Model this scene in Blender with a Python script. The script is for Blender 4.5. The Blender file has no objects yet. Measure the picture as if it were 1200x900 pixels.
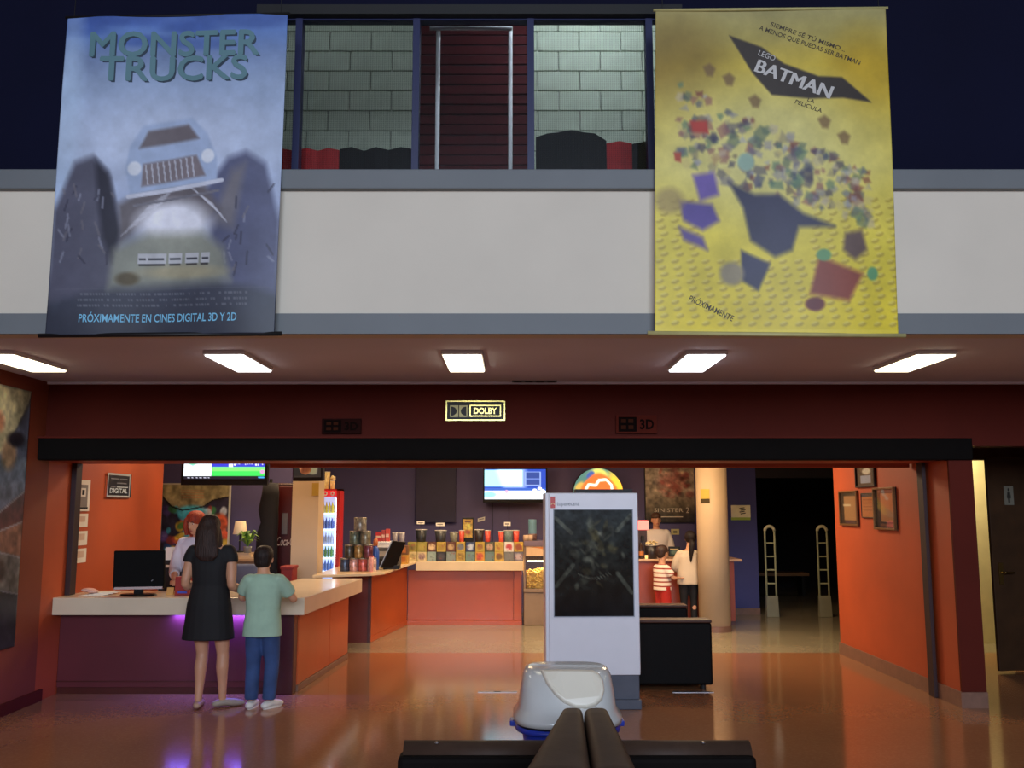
import bpy, bmesh, math, random
import numpy as np
from mathutils import Vector, Matrix

random.seed(7); np.random.seed(7)
S = bpy.context.scene
COL = S.collection
PI = math.pi

# ------------------------------------------------------------------ camera
F = 1100.0                       # focal length for a 1200 px wide frame
CAMH = 1.70
TILT = math.atan(144.0 / F)
cam_d = bpy.data.cameras.new('camera'); cam = bpy.data.objects.new('camera', cam_d)
COL.objects.link(cam)
cam_d.sensor_width = 36.0; cam_d.lens = 36.0 * F / 1200.0
cam_d.clip_start = 0.05; cam_d.clip_end = 100
cam.location = (0, 0, CAMH); cam.rotation_euler = (PI / 2 + TILT, 0, 0)
S.camera = cam

# ------------------------------------------------------------------ view, world
S.view_settings.view_transform = 'Standard'; S.view_settings.look = 'None'
S.view_settings.gamma = 1.0; S.view_settings.use_curve_mapping = False
S.view_settings.exposure = 0.0
S.cycles.use_denoising = True
S.cycles.max_bounces = 7; S.cycles.sample_clamp_indirect = 4.0
W = bpy.data.worlds.new('dusk'); S.world = W; W.use_nodes = True
W.node_tree.nodes['Background'].inputs[0].default_value = (0.25, 0.36, 0.70, 1)
W.node_tree.nodes['Background'].inputs[1].default_value = 0.02

def area(name, loc, target, sx, sy, power, col, spread=PI):
    l = bpy.data.lights.new(name, 'AREA'); l.shape = 'RECTANGLE'; l.size = sx; l.size_y = sy
    l.energy = power; l.color = col; l.spread = spread
    o = bpy.data.objects.new(name, l); COL.objects.link(o); o.location = loc
    d = Vector(target) - Vector(loc); o.rotation_euler = d.to_track_quat('-Z', 'Y').to_euler()
    return o

# dusk daylight through the glazed facade behind the photographer
area('facade_daylight', (1.2, -9.8, 5.0), (0.6, 6, 3.6), 9.0, 3.6, 1750, (0.70, 0.82, 1.0))
WARM = (1.0, 0.72, 0.42)
INNER_W = 34

# ------------------------------------------------------------------ pixel -> place
_fw = Vector((0, math.cos(TILT), math.sin(TILT))); _up = Vector((0, -math.sin(TILT), math.cos(TILT)))
def ray(px, py): return Vector((px - 600.0, 0, 0)) + _up * (450.0 - py) + _fw * F
def at(px, py, Y):
    d = ray(px, py); return Vector((0, 0, CAMH)) + d * (Y / d.y)
def atz(px, py, z):
    d = ray(px, py); return Vector((0, 0, CAMH)) + d * ((z - CAMH) / d.z)
def atx(px, py, X):
    d = ray(px, py); return Vector((0, 0, CAMH)) + d * (X / d.x)

# ------------------------------------------------------------------ materials
def lin1(c):
    c = c / 255.0
    return c / 12.92 if c <= 0.04045 else ((c + 0.055) / 1.055) ** 2.4
def lin(c): return (lin1(c[0]), lin1(c[1]), lin1(c[2]), 1.0)
_mats = {}
def mat(name, col, rough=0.5, metal=0.0, var=0.10, scale=6.0, bump=0.0, bscale=80.0, spec=0.5,
        emit=None, es=0.0, alpha=None, coat=0.0):
    if name in _mats: return _mats[name]
    m = bpy.data.materials.new(name); m.use_nodes = True
    nt = m.node_tree; b = nt.nodes['Principled BSDF']
    tc = nt.nodes.new('ShaderNodeTexCoord'); nz = nt.nodes.new('ShaderNodeTexNoise')
    nz.inputs['Scale'].default_value = scale; nz.inputs['Detail'].default_value = 4
    nt.links.new(tc.outputs['Object'], nz.inputs['Vector'])
    rp = nt.nodes.new('ShaderNodeValToRGB'); c = lin(col)
    rp.color_ramp.elements[0].position = 0.3; rp.color_ramp.elements[1].position = 0.7
    rp.color_ramp.elements[0].color = (c[0]*(1-var), c[1]*(1-var), c[2]*(1-var), 1)
    rp.color_ramp.elements[1].color = (min(1, c[0]*(1+var)), min(1, c[1]*(1+var)), min(1, c[2]*(1+var)), 1)
    nt.links.new(nz.outputs['Fac'], rp.inputs['Fac']); nt.links.new(rp.outputs['Color'], b.inputs['Base Color'])
    b.inputs['Roughness'].default_value = rough; b.inputs['Metallic'].default_value = metal
    b.inputs['Specular IOR Level'].default_value = spec
    if coat: b.inputs['Coat Weight'].default_value = coat; b.inputs['Coat Roughness'].default_value = 0.1
    if bump:
        n2 = nt.nodes.new('ShaderNodeTexNoise'); n2.inputs['Scale'].default_value = bscale
        nt.links.new(tc.outputs['Object'], n2.inputs['Vector'])
        bp = nt.nodes.new('ShaderNodeBump'); bp.inputs['Strength'].default_value = bump; bp.inputs['Distance'].default_value = 0.01
        nt.links.new(n2.outputs['Fac'], bp.inputs['Height']); nt.links.new(bp.outputs['Normal'], b.inputs['Normal'])
    if emit is not None:
        b.inputs['Emission Color'].default_value = lin(emit); b.inputs['Emission Strength'].default_value = es
    if alpha is not None: b.inputs['Alpha'].default_value = alpha
    _mats[name] = m; return m

def paint_mat(name, rough=0.5, es=0.0, spec=0.4):
    """printed surface: colours from the print's colour attribute with a little grain"""
    if name in _mats: return _mats[name]
    m = bpy.data.materials.new(name); m.use_nodes = True
    nt = m.node_tree; b = nt.nodes['Principled BSDF']
    a = nt.nodes.new('ShaderNodeAttribute'); a.attribute_name = 'print'
    tc = nt.nodes.new('ShaderNodeTexCoord'); nz = nt.nodes.new('ShaderNodeTexNoise'); nz.inputs['Scale'].default_value = 40
    nt.links.new(tc.outputs['Object'], nz.inputs['Vector'])
    mr = nt.nodes.new('ShaderNodeMapRange'); mr.inputs['To Min'].default_value = 0.93; mr.inputs['To Max'].default_value = 1.07
    nt.links.new(nz.outputs['Fac'], mr.inputs['Value'])
    vm = nt.nodes.new('ShaderNodeVectorMath'); vm.operation = 'SCALE'
    nt.links.new(a.outputs['Color'], vm.inputs[0]); nt.links.new(mr.outputs['Result'], vm.inputs['Scale'])
    if es > 0:
        nt.links.new(vm.outputs['Vector'], b.inputs['Emission Color']); b.inputs['Emission Strength'].default_value = es
        b.inputs['Base Color'].default_value = (0.02, 0.02, 0.02, 1)
    else:
        nt.links.new(vm.outputs['Vector'], b.inputs['Base Color'])
    b.inputs['Roughness'].default_value = rough; b.inputs['Specular IOR Level'].default_value = spec
    _mats[name] = m; return m

# ------------------------------------------------------------------ mesh building
class MB:
    def __init__(s): s.v = []; s.f = []
    def add(s, vs, fs):
        o = len(s.v); s.v += [Vector(p) for p in vs]; s.f += [tuple(i + o for i in f) for f in fs]; return s
    def box(s, x0, x1, y0, y1, z0, z1):
        return s.add([(x0,y0,z0),(x1,y0,z0),(x1,y1,z0),(x0,y1,z0),(x0,y0,z1),(x1,y0,z1),(x1,y1,z1),(x0,y1,z1)],
                     [(0,3,2,1),(4,5,6,7),(0,1,5,4),(1,2,6,5),(2,3,7,6),(3,0,4,7)])
    def hexa(s, a, b):      # two quads (lists of 4 points), a bottom, b top
        return s.add(list(a) + list(b), [(0,3,2,1),(4,5,6,7),(0,1,5,4),(1,2,6,5),(2,3,7,6),(3,0,4,7)])
    def prism(s, poly, ext):
        n = len(poly); e = Vector(ext); P = [Vector(p) for p in poly]
        return s.add(P + [p + e for p in P], [tuple(range(n))[::-1], tuple(range(n, 2*n))] +
                     [(i, (i+1) % n, n + (i+1) % n, n + i) for i in range(n)])
    def loft(s, rings, cap=True):
        n = len(rings[0]); o = []
        for r in rings: o += list(r)
        fs = []
        for k in range(len(rings) - 1):
            for i in range(n):
                j = (i + 1) % n
                fs.append((k*n+i, k*n+j, (k+1)*n+j, (k+1)*n+i))
        if cap:
            fs.append(tuple(range(n))[::-1]); fs.append(tuple(range((len(rings)-1)*n, len(rings)*n)))
        return s.add(o, fs)
    def lathe(s, c, prof, n=20, cap=True):
        c = Vector(c)
        return s.loft([[c + Vector((r*math.cos(2*PI*i/n), r*math.sin(2*PI*i/n), z)) for i in range(n)] for r, z in prof], cap)
    def cyl(s, p0, p1, r0, r1=None, n=14):
        return s.tube([p0, p1], [r0, r0 if r1 is None else r1], n, smooth=0)
    def tube(s, pts, rads, n=12, smooth=3, flat=1.0, ref=None, tip=False):
        P = [Vector(p) for p in pts]; R = list(rads)
        if smooth and len(P) > 2:
            Q = []; RR = []
            for k in range(len(P) - 1):
                p0 = P[max(k-1, 0)]; p1 = P[k]; p2 = P[k+1]; p3 = P[min(k+2, len(P)-1)]
                for t in range(smooth):
                    u = t / smooth
                    Q.append(0.5*((2*p1) + (p2-p0)*u + (2*p0-5*p1+4*p2-p3)*u*u + (3*p1-p0-3*p2+p3)*u**3))
                    RR.append(R[k]*(1-u) + R[k+1]*u)
            Q.append(P[-1]); RR.append(R[-1]); P, R = Q, RR
        if tip:
            d = (P[-1]-P[-2]).normalized(); r = R[-1]
            P = P + [P[-1]+d*r*0.6, P[-1]+d*r*0.95]; R = R + [r*0.8, r*0.3]
            d = (P[0]-P[1]).normalized(); r = R[0]
            P = [P[0]+d*r*0.95, P[0]+d*r*0.6] + P; R = [r*0.3, r*0.8] + R
        rings = []; a = None
        for k in range(len(P)):
            d = (P[min(k+1, len(P)-1)] - P[max(k-1, 0)]).normalized()
            if a is None:
                a = Vector(ref) if ref is not None else (Vector((1,0,0)) if abs(d.x) < 0.8 else Vector((0,1,0)))
            a = (a - d*a.dot(d)).normalized(); b = d.cross(a)
            rings.append([P[k] + a*R[k]*math.cos(2*PI*i/n) + b*R[k]*flat*math.sin(2*PI*i/n) for i in range(n)])
        return s.loft(rings)
    def ell(s, c, r, n=16, m=10, rot=None):
        c = Vector(c); rings = []
        for k in range(1, m):
            t = PI*k/m - PI/2
            ring = []
            for i in range(n):
                p = Vector((r[0]*math.cos(t)*math.cos(2*PI*i/n), r[1]*math.cos(t)*math.sin(2*PI*i/n), r[2]*math.sin(t)))
                ring.append(c + (rot @ p if rot is not None else p))
            rings.append(ring)
        return s.loft(rings)
    def rings(s, L, n=20, e=2.3):
        """superellipse rings (x, y, z, rx, ry)"""
        out = []
        for (x, y, z, rx, ry) in L:
            ring = []
            for i in range(n):
                t = 2*PI*i/n; ct, st = math.cos(t), math.sin(t)
                ring.append(Vector((x + rx*math.copysign(abs(ct)**(2/e), ct), y + ry*math.copysign(abs(st)**(2/e), st), z)))
            out.append(ring)
        return s.loft(out)

_org = {}
def tag(o, label=None, cat=None, group=None, kind=None):
    if label: o['label'] = label
    if cat: o['category'] = cat
    if group: o['group'] = group
    if kind: o['kind'] = kind
    return o
def thing(name, label, cat, loc, rotz=0.0, group=None, local=False):
    o = bpy.data.objects.new(name, None); COL.objects.link(o); o.empty_display_size = 0.1
    o.location = loc; o.rotation_euler = (0, 0, rotz)
    _org[o.name] = Vector((0,0,0)) if local else Vector(loc)
    return tag(o, label, cat, group)
def link(name, me, material, parent=None, org=None):
    o = bpy.data.objects.new(name, me); COL.objects.link(o)
    if material is not None: me.materials.append(material)
    if parent is not None:
        o.parent = parent; _org[o.name] = _org[parent.name]
    else:
        o.location = org; _org[o.name] = Vector(org)
    return o
def obj(name, mb, material, parent=None, smooth=False, bevel=0.0, seg=2, label=None, kind=None):
    if parent is not None: org = _org[parent.name]
    else:
        xs = [p.x for p in mb.v]; ys = [p.y for p in mb.v]; zs = [p.z for p in mb.v]
        org = Vector(((min(xs)+max(xs))/2, (min(ys)+max(ys))/2, min(zs)))
    me = bpy.data.meshes.new(name)
    me.from_pydata([tuple(p - org) for p in mb.v], [], mb.f)
    bm = bmesh.new(); bm.from_mesh(me); bmesh.ops.recalc_face_normals(bm, faces=bm.faces); bm.to_mesh(me); bm.free()
    if smooth:
        me.polygons.foreach_set('use_smooth', [True]*len(me.polygons))
    o = link(name, me, material, parent, org)
    if bevel:
        md = o.modifiers.new('bevel', 'BEVEL'); md.width = bevel; md.segments = seg; md.limit_method = 'ANGLE'
        if not smooth: pass
    if label: o['label'] = label
    if kind: o['kind'] = kind
    return o
def struct(name, mb, material, parent=None, **k):
    o = obj(name, mb, material, parent, **k)
    if parent is None: o['kind'] = 'structure'
    return o
def single(name, mb, material, label, cat, group=None, **k):
    return tag(obj(name, mb, material, None, **k), label, cat, group)
def B(*a): return MB().box(*a)
def voxel(mb, vox, it=4):
    """one continuous skin over overlapping volumes"""
    me = bpy.data.meshes.new('tmp'); me.from_pydata([tuple(p) for p in mb.v], [], mb.f)
    bm = bmesh.new(); bm.from_mesh(me); bmesh.ops.recalc_face_normals(bm, faces=bm.faces); bm.to_mesh(me); bm.free()
    o = bpy.data.objects.new('tmp', me); COL.objects.link(o)
    r = o.modifiers.new('r', 'REMESH'); r.mode = 'VOXEL'; r.voxel_size = vox
    sm = o.modifiers.new('s', 'SMOOTH'); sm.factor = 0.5; sm.iterations = it
    dg = bpy.context.evaluated_depsgraph_get(); dg.update()
    out = bpy.data.meshes.new_from_object(o.evaluated_get(dg))
    bpy.data.objects.remove(o); bpy.data.meshes.remove(me)
    out.polygons.foreach_set('use_smooth', [True]*len(out.polygons)); out.materials.clear()
    return out
def skin(name, mb, material, parent, vox=0.01, it=4, label=None):
    me = voxel(mb, vox, it); o = link(name, me, material, parent)
    if label: o['label'] = label
    return o

# ------------------------------------------------------------------ prints (flat artwork as colours on a fine grid)
class Canvas:
    def __init__(s, w, h, col):
        s.w, s.h = w, h
        s.U, s.V = np.meshgrid((np.arange(w))/(w-1), (np.arange(h))/(h-1))
        s.a = np.zeros((h, w, 3)); s.a[:] = np.array(col, float)
        s.asp = h / w
    def blend(s, m, col, op=1.0):
        m = np.clip(m, 0, 1)[..., None]*op; s.a = s.a*(1-m) + np.array(col, float)*m; return s
    def vgrad(s, stops):
        v = s.V; xs = [t for t, _ in stops]
        for c in range(3): s.a[..., c] = np.interp(v, xs, [k[c] for _, k in stops])
        return s
    def ell(s, cx, cy, rx, ry, col, rot=0, soft=0.15, op=1.0):
        x = (s.U-cx); y = (s.V-cy)*1.0; c, d = math.cos(rot), math.sin(rot)
        xr = x*c + y*s.asp*d; yr = -x*d + y*s.asp*c
        q = np.sqrt((xr/rx)**2 + (yr/(ry*s.asp))**2)
        return s.blend((1-q)/soft + 0.5 if soft > 0 else (q < 1).astype(float), col, op)
    def poly(s, pts, col, soft=0.006, op=1.0):
        U, V = s.U, s.V; inside = np.zeros(U.shape, bool); dist = np.full(U.shape, 9.0); n = len(pts)
        for i in range(n):
            x0, y0 = pts[i]; x1, y1 = pts[(i+1) % n]
            if y1 != y0:
                cr = ((V < y0) != (V < y1)) & (U < (x1-x0)*(V-y0)/(y1-y0) + x0); inside ^= cr
            L = (x1-x0)**2 + (y1-y0)**2 + 1e-9
            t = np.clip(((U-x0)*(x1-x0) + (V-y0)*(y1-y0))/L, 0, 1)
            dist = np.minimum(dist, np.hypot(U-x0-t*(x1-x0), V-y0-t*(y1-y0)))
        sd = np.where(inside, dist, -dist)
        return s.blend(sd/soft + 0.5, col, op)
    def rect(s, x0, y0, x1, y1, col, op=1.0):
        m = ((s.U >= x0) & (s.U <= x1) & (s.V >= y0) & (s.V <= y1)).astype(float); return s.blend(m, col, op)
    def line(s, pts, wd, col, op=1.0):
        dist = np.full(s.U.shape, 9.0)
        for (x0, y0), (x1, y1) in zip(pts[:-1], pts[1:]):
            L = (x1-x0)**2 + ((y1-y0)*s.asp)**2 + 1e-9
            t = np.clip(((s.U-x0)*(x1-x0) + (s.V-y0)*s.asp*(y1-y0)*s.asp)/L, 0, 1)
            dist = np.minimum(dist, np.hypot(s.U-x0-t*(x1-x0), (s.V-y0-t*(y1-y0))*s.asp))
        return s.blend((wd-dist)/(wd*0.4) , col, op)
    def noise(s, amp, k=16, seed=0):
        r = np.random.RandomState(seed); out = np.zeros((s.h, s.w))
        for o in range(3):
            kk = max(2, int(k*2**o)); hh = max(2, int(kk*s.asp)); g = r.rand(hh+1, kk+1)
            x = s.U*(kk-0.001); y = s.V*(hh-0.001); xi = x.astype(int); yi = y.astype(int); fx = x-xi; fy = y-yi
            fx = fx*fx*(3-2*fx); fy = fy*fy*(3-2*fy)
            out += (g[yi, xi]*(1-fx)*(1-fy)+g[yi, xi+1]*fx*(1-fy)+g[yi+1, xi]*(1-fx)*fy+g[yi+1, xi+1]*fx*fy - 0.5)/(1.6**o)
        s.a = np.clip(s.a*(1+amp*out[..., None]*2), 0, 255); return s
class Quad:
    """a flat (or gently waving) four-cornered sheet: TL, TR, BL, BR"""
    def __init__(s, tl, tr, bl, br, wave=None):
        s.c = [np.array(Vector(p)) for p in (tl, tr, bl, br)]
        n = np.cross(s.c[1]-s.c[0], s.c[2]-s.c[0]); s.n = -n/np.linalg.norm(n)
        s.n = -s.n; s.wave = wave
        s.w = np.linalg.norm(s.c[1]-s.c[0]); s.h = np.linalg.norm(s.c[2]-s.c[0])
    def face(s, toward):
        if np.dot(s.n, np.array(Vector(toward)) - s.c[0]) < 0: s.n = -s.n
        return s
    def pts(s, U, V, off=0.0):
        U = np.asarray(U, float)[..., None]; V = np.asarray(V, float)[..., None]; a, b, c, d = s.c
        p = a*(1-U)*(1-V) + b*U*(1-V) + c*(1-U)*V + d*U*V
        w = off + (s.wave(U, V) if s.wave else 0.0)
        return p + s.n*w
def print_sheet(name, cv, q, material, parent, off=0.0, solid=0.0):
    P = q.pts(cv.U, cv.V, off).reshape(-1, 3); w, h = cv.w, cv.h
    org = np.array(_org[parent.name]) if parent is not None else P.mean(0)
    me = bpy.data.meshes.new(name); nf = (w-1)*(h-1)
    me.vertices.add(w*h); me.vertices.foreach_set('co', (P-org).astype(np.float32).ravel())
    i = np.arange(w*h).reshape(h, w); quads = np.stack([i[:-1, :-1], i[1:, :-1], i[1:, 1:], i[:-1, 1:]], -1).reshape(-1, 4)
    me.loops.add(nf*4); me.loops.foreach_set('vertex_index', quads.ravel().astype(np.int32))
    me.polygons.add(nf); me.polygons.foreach_set('loop_start', (np.arange(nf)*4).astype(np.int32))
    me.polygons.foreach_set('use_smooth', np.ones(nf, bool)); me.update(calc_edges=True)
    a = np.clip(cv.a/255.0, 0, 1); L = np.where(a <= 0.04045, a/12.92, ((a+0.055)/1.055)**2.4)
    at_ = me.color_attributes.new('print', 'FLOAT_COLOR', 'POINT')
    at_.data.foreach_set('color', np.concatenate([L, np.ones((h, w, 1))], -1).astype(np.float32).ravel())
    o = link(name, me, material, parent, None if parent is not None else Vector(org))
    if solid:
        md = o.modifiers.new('thick', 'SOLIDIFY'); md.thickness = solid; md.offset = 0
    return o
def lettering(text, q, cx, cy, w, h, material, parent, rot=0.0, off=0.004, name='lettering', bold=0.0, shear=0.0, label=None):
    """flat letters laid on a sheet: centre and size in sheet fractions; rot turns clockwise"""
    cu = bpy.data.curves.new('t', 'FONT'); cu.body = text; cu.size = 1.0; cu.offset = bold; cu.shear = shear; cu.resolution_u = 3
    cu.align_x = 'CENTER'
    to = bpy.data.objects.new('t', cu); COL.objects.link(to)
    dg = bpy.context.evaluated_depsgraph_get(); dg.update()
    me = bpy.data.meshes.new_from_object(to.evaluated_get(dg)); bpy.data.objects.remove(to); bpy.data.curves.remove(cu)
    n = len(me.vertices); co = np.zeros(n*3); me.vertices.foreach_get('co', co); co = co.reshape(-1, 3)
    lo, hi = co.min(0), co.max(0)
    x = (co[:, 0]-(lo[0]+hi[0])/2)/(hi[0]-lo[0])*w*q.w; y = -(co[:, 1]-(lo[1]+hi[1])/2)/(hi[1]-lo[1])*h*q.h
    c, s_ = math.cos(rot), math.sin(rot)
    U = cx + (x*c - y*s_)/q.w; V = cy + (x*s_ + y*c)/q.h
    P = q.pts(U, V, off) - np.array(_org[parent.name])
    me.vertices.foreach_set('co', P.ravel()); me.update(); me.materials.clear()
    o = link(name, me, material, parent)
    if label: o['label'] = label
    return o
def shape(pts, q, material, parent, name, off=0.003):
    P = q.pts(np.array([p[0] for p in pts]), np.array([p[1] for p in pts]), off)
    mb = MB(); mb.add([Vector(p) for p in P], [tuple(range(len(pts)))])
    return obj(name, mb, material, parent)
def copy_tree(o, loc, rotz=None):
    r = o.copy(); COL.objects.link(r); r.location = loc
    if rotz is not None: r.rotation_euler = (0, 0, rotz)
    for ch in o.children:
        c = ch.copy(); COL.objects.link(c); c.parent = r
        for g in ch.children:
            d = g.copy(); COL.objects.link(d); d.parent = c
    return r
ORD = ['first','second','third','fourth','fifth','sixth','seventh','eighth','ninth','tenth','eleventh','twelfth','thirteenth']
def rquad(x0, y0, x1, y1, Y, wave=None):
    """upright sheet facing the lobby between two pixels at distance Y"""
    return Quad(at(x0,y0,Y), at(x1,y0,Y), at(x0,y1,Y), at(x1,y1,Y), wave).face((0,-50,1))
def rquad(x0, y0, x1, y1, Y, wave=None):
    """upright rectangular sheet facing the lobby, spanning the two pixels at distance Y"""
    ym = (y0+y1)/2; a, b = at(x0,ym,Y).x, at(x1,ym,Y).x; zt, zb = at(600,y0,Y).z, at(600,y1,Y).z
    return Quad((a,Y,zt), (b,Y,zt), (a,Y,zb), (b,Y,zb), wave).face((0,-50,1))
def pbox(x0, y0, x1, y1, Y, depth, mb=None):
    """upright box whose front face spans the two pixels at distance Y"""
    ym = (y0+y1)/2; a, b = at(x0,ym,Y).x, at(x1,ym,Y).x; zt, zb = at(600,y0,Y).z, at(600,y1,Y).z
    return (mb or MB()).box(a, b, Y, Y+depth, zb, zt)
# ================================================================== the setting
XL, XR, YF = -4.18, 3.85, 8.40
ZC = at(600, 448, YF).z
YB = atz(600, 391, ZC).y                       # balcony front
YJ = atz(900, 765, 0).y                        # joint between the two floors
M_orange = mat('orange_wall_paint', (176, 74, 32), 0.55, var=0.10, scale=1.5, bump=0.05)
M_orange_shaded = mat('shaded_orange_wall', (128, 56, 30), 0.6, var=0.10, scale=1.5, bump=0.05)  # orange darkened: shade on the lobby part of the left wall
M_maroon = mat('maroon_wall_paint', (86, 28, 18), 0.7, var=0.12, scale=1.2, bump=0.05, spec=0.15)
M_cream = mat('cream_wall_paint', (220, 210, 192), 0.7, var=0.04, scale=1.5, bump=0.04)
M_grey = mat('grey_band_paint', (112, 116, 118), 0.6, var=0.05, scale=2)
M_navy = mat('navy_wall_paint', (11, 13, 38), 0.8, spec=0.15, var=0.12, scale=1.0)
M_ceil = mat('warm_white_ceiling', (226, 220, 234), 0.7, var=0.04, scale=1)
M_purple = mat('purple_grey_wall', (88, 80, 124), 0.65, var=0.07, scale=1.0)
M_blue = mat('dusky_blue_wall', (60, 62, 120), 0.6, var=0.06, scale=1.0)
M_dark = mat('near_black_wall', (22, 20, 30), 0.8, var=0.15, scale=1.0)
M_black = mat('black_metal', (14, 12, 12), 0.6, var=0.15, scale=4)
M_stone = mat('grey_stone', (126, 92, 76), 0.45, var=0.12, scale=14)
M_frameblue = mat('blue_window_frame', (22, 28, 74), 0.45, var=0.06)

def floor_mat(name, a, b, c, rough):
    m = bpy.data.materials.new(name); m.use_nodes = True; nt = m.node_tree; bs = nt.nodes['Principled BSDF']
    tc = nt.nodes.new('ShaderNodeTexCoord')
    n1 = nt.nodes.new('ShaderNodeTexNoise'); n1.inputs['Scale'].default_value = 0.9; n1.inputs['Detail'].default_value = 5
    n2 = nt.nodes.new('ShaderNodeTexVoronoi'); n2.inputs['Scale'].default_value = 70
    r1 = nt.nodes.new('ShaderNodeValToRGB'); r1.color_ramp.elements[0].color = lin(a); r1.color_ramp.elements[1].color = lin(b)
    r1.color_ramp.elements[0].position = 0.3; r1.color_ramp.elements[1].position = 0.7
    mx = nt.nodes.new('ShaderNodeMix'); mx.data_type = 'RGBA'; mx.inputs['B'].default_value = lin(c)
    r2 = nt.nodes.new('ShaderNodeMapRange'); r2.inputs['From Min'].default_value = 0.55; r2.inputs['From Max'].default_value = 0.9
    r2.inputs['To Max'].default_value = 0.16
    sp = nt.nodes.new('ShaderNodeSeparateColor')
    for t in (n1, n2): nt.links.new(tc.outputs['Object'], t.inputs['Vector'])
    nt.links.new(n1.outputs['Fac'], r1.inputs['Fac']); nt.links.new(r1.outputs['Color'], mx.inputs['A'])
    nt.links.new(n2.outputs['Color'], sp.inputs['Color']); nt.links.new(sp.outputs['Red'], r2.inputs['Value'])
    nt.links.new(r2.outputs['Result'], mx.inputs['Factor']); nt.links.new(mx.outputs['Result'], bs.inputs['Base Color'])
    mr = nt.nodes.new('ShaderNodeMapRange'); mr.inputs['To Min'].default_value = rough*0.8; mr.inputs['To Max'].default_value = rough*1.25
    nt.links.new(n1.outputs['Fac'], mr.inputs['Value']); nt.links.new(mr.outputs['Result'], bs.inputs['Roughness'])
    bs.inputs['Specular IOR Level'].default_value = 0.55
    return m
M_floor = floor_mat('polished_terracotta_terrazzo', (146, 100, 68), (158, 108, 74), (184, 142, 106), 0.12)
M_floor2 = floor_mat('polished_grey_green_terrazzo', (138, 128, 104), (156, 144, 118), (190, 178, 150), 0.16)

struct('floor', B(-8, 9, -10, YJ, -0.12, 0), M_floor)
struct('floor_back', B(-8, 9, YJ, 20.5, -0.12, 0), M_floor2)
struct('ceiling', B(-8, 9, YB+0.17, 20.5, ZC, ZC+0.15), M_ceil)
struct('trim_1', B(XL, 9, YF-0.03, YF, ZC-0.02, ZC), M_ceil)
struct('ceiling_lobby', B(-8, 9, -10, 9, 7.5, 7.6), mat('dark_lobby_ceiling', (52, 50, 58), 0.8))
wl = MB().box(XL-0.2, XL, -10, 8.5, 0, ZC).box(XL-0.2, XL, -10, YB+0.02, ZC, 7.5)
struct('wall_left', wl, M_orange_shaded)
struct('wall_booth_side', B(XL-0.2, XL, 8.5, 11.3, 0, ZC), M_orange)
ZH = at(600, 539, 8.27).z
struct('wall_right', B(XR, 4.06, YF+0.22, 11.3, 0, ZC), M_orange)
struct('wall_right_reveal', B(XR, 4.06, 8.33, YF+0.22, 0, ZH-0.001), M_orange)
struct('wall_right_end', B(XR, 4.06, 8.30, 8.33, 0, ZH-0.001), M_maroon)  # maroon puts the shade on this front face into its colour
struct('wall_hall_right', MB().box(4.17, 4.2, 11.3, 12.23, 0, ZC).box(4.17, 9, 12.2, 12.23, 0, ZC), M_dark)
struct('wall_lobby_right', MB().box(9, 9.2, -10, 20.5, 0, 7.5), M_maroon)
struct('wall_lobby_back', MB().box(-8, 9, -10.2, -10, 0, 3.0).box(-8, 9, -10.2, -10, 7.0, 7.5).box(-8, -3.6, -10.2, -10, 3, 7).box(6, 9, -10.2, -10, 3, 7), M_cream)
ZL = at(600, 541, 8.62).z                      # underside of the lintel
struct('wall_fascia', MB().box(XL, 9, YF, YF+0.22, at(600,520,YF).z, ZC).box(4.06, 9, YF+0.001, YF+0.22, 2.24, 2.6), M_maroon)
struct('wall_booth_left', B(-8, XL-0.2, 11.1, 11.3, 0, ZC), M_orange)
struct('wall_far_left', B(-8.2, -8, 8, 20, 0, ZC), M_purple)
struct('wall_back', B(-8, 3.0, 15.6, 15.8, 0, ZC), M_purple)
struct('wall_back_blue', B(3.0, at(888,640,15.3).x, 15.3, 15.8, 0, ZC), M_blue)
XB = at(888, 640, 15.3).x
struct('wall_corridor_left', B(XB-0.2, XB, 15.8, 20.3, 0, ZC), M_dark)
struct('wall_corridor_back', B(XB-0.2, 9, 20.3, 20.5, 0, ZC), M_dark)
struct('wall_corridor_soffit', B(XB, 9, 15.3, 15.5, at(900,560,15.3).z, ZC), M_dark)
struct('baseboard_blue', B(3.0, XB, 15.27, 15.3, 0, 0.10), M_stone)
struct('wall_recess_back', MB().box(4.06, 4.85, 10.85, 11.05, 0, ZC).box(4.85, 5.75, 10.85, 11.05, 2.24, ZC).box(5.75, 9, 10.85, 11.05, 0, ZC), mat('brown_recess_wall', (78, 52, 40), 0.7))
struct('wall_washroom', MB().box(4.3, 7.0, 12.1, 12.2, 0, ZC).box(4.2, 4.3, 11.05, 12.2, 0, ZC), mat('pale_washroom_wall', (226, 214, 168), 0.5, var=0.05))
struct('wall_recess_side', B(5.93, 6.1, 8.63, 10.85, 0, ZC), mat('brown_recess_wall', (78, 52, 40)))
# baseboards of the orange side wall and its end
struct('baseboard_right', MB().box(XR-0.02, XR, 8.28, 11.3, 0, 0.13).box(XR+0.0005, 4.06, 8.28, 8.30, 0, 0.13), M_stone)
struct('baseboard_left', B(XL, XL+0.02, -2, 8.6, 0, 0.10), M_maroon)
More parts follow.
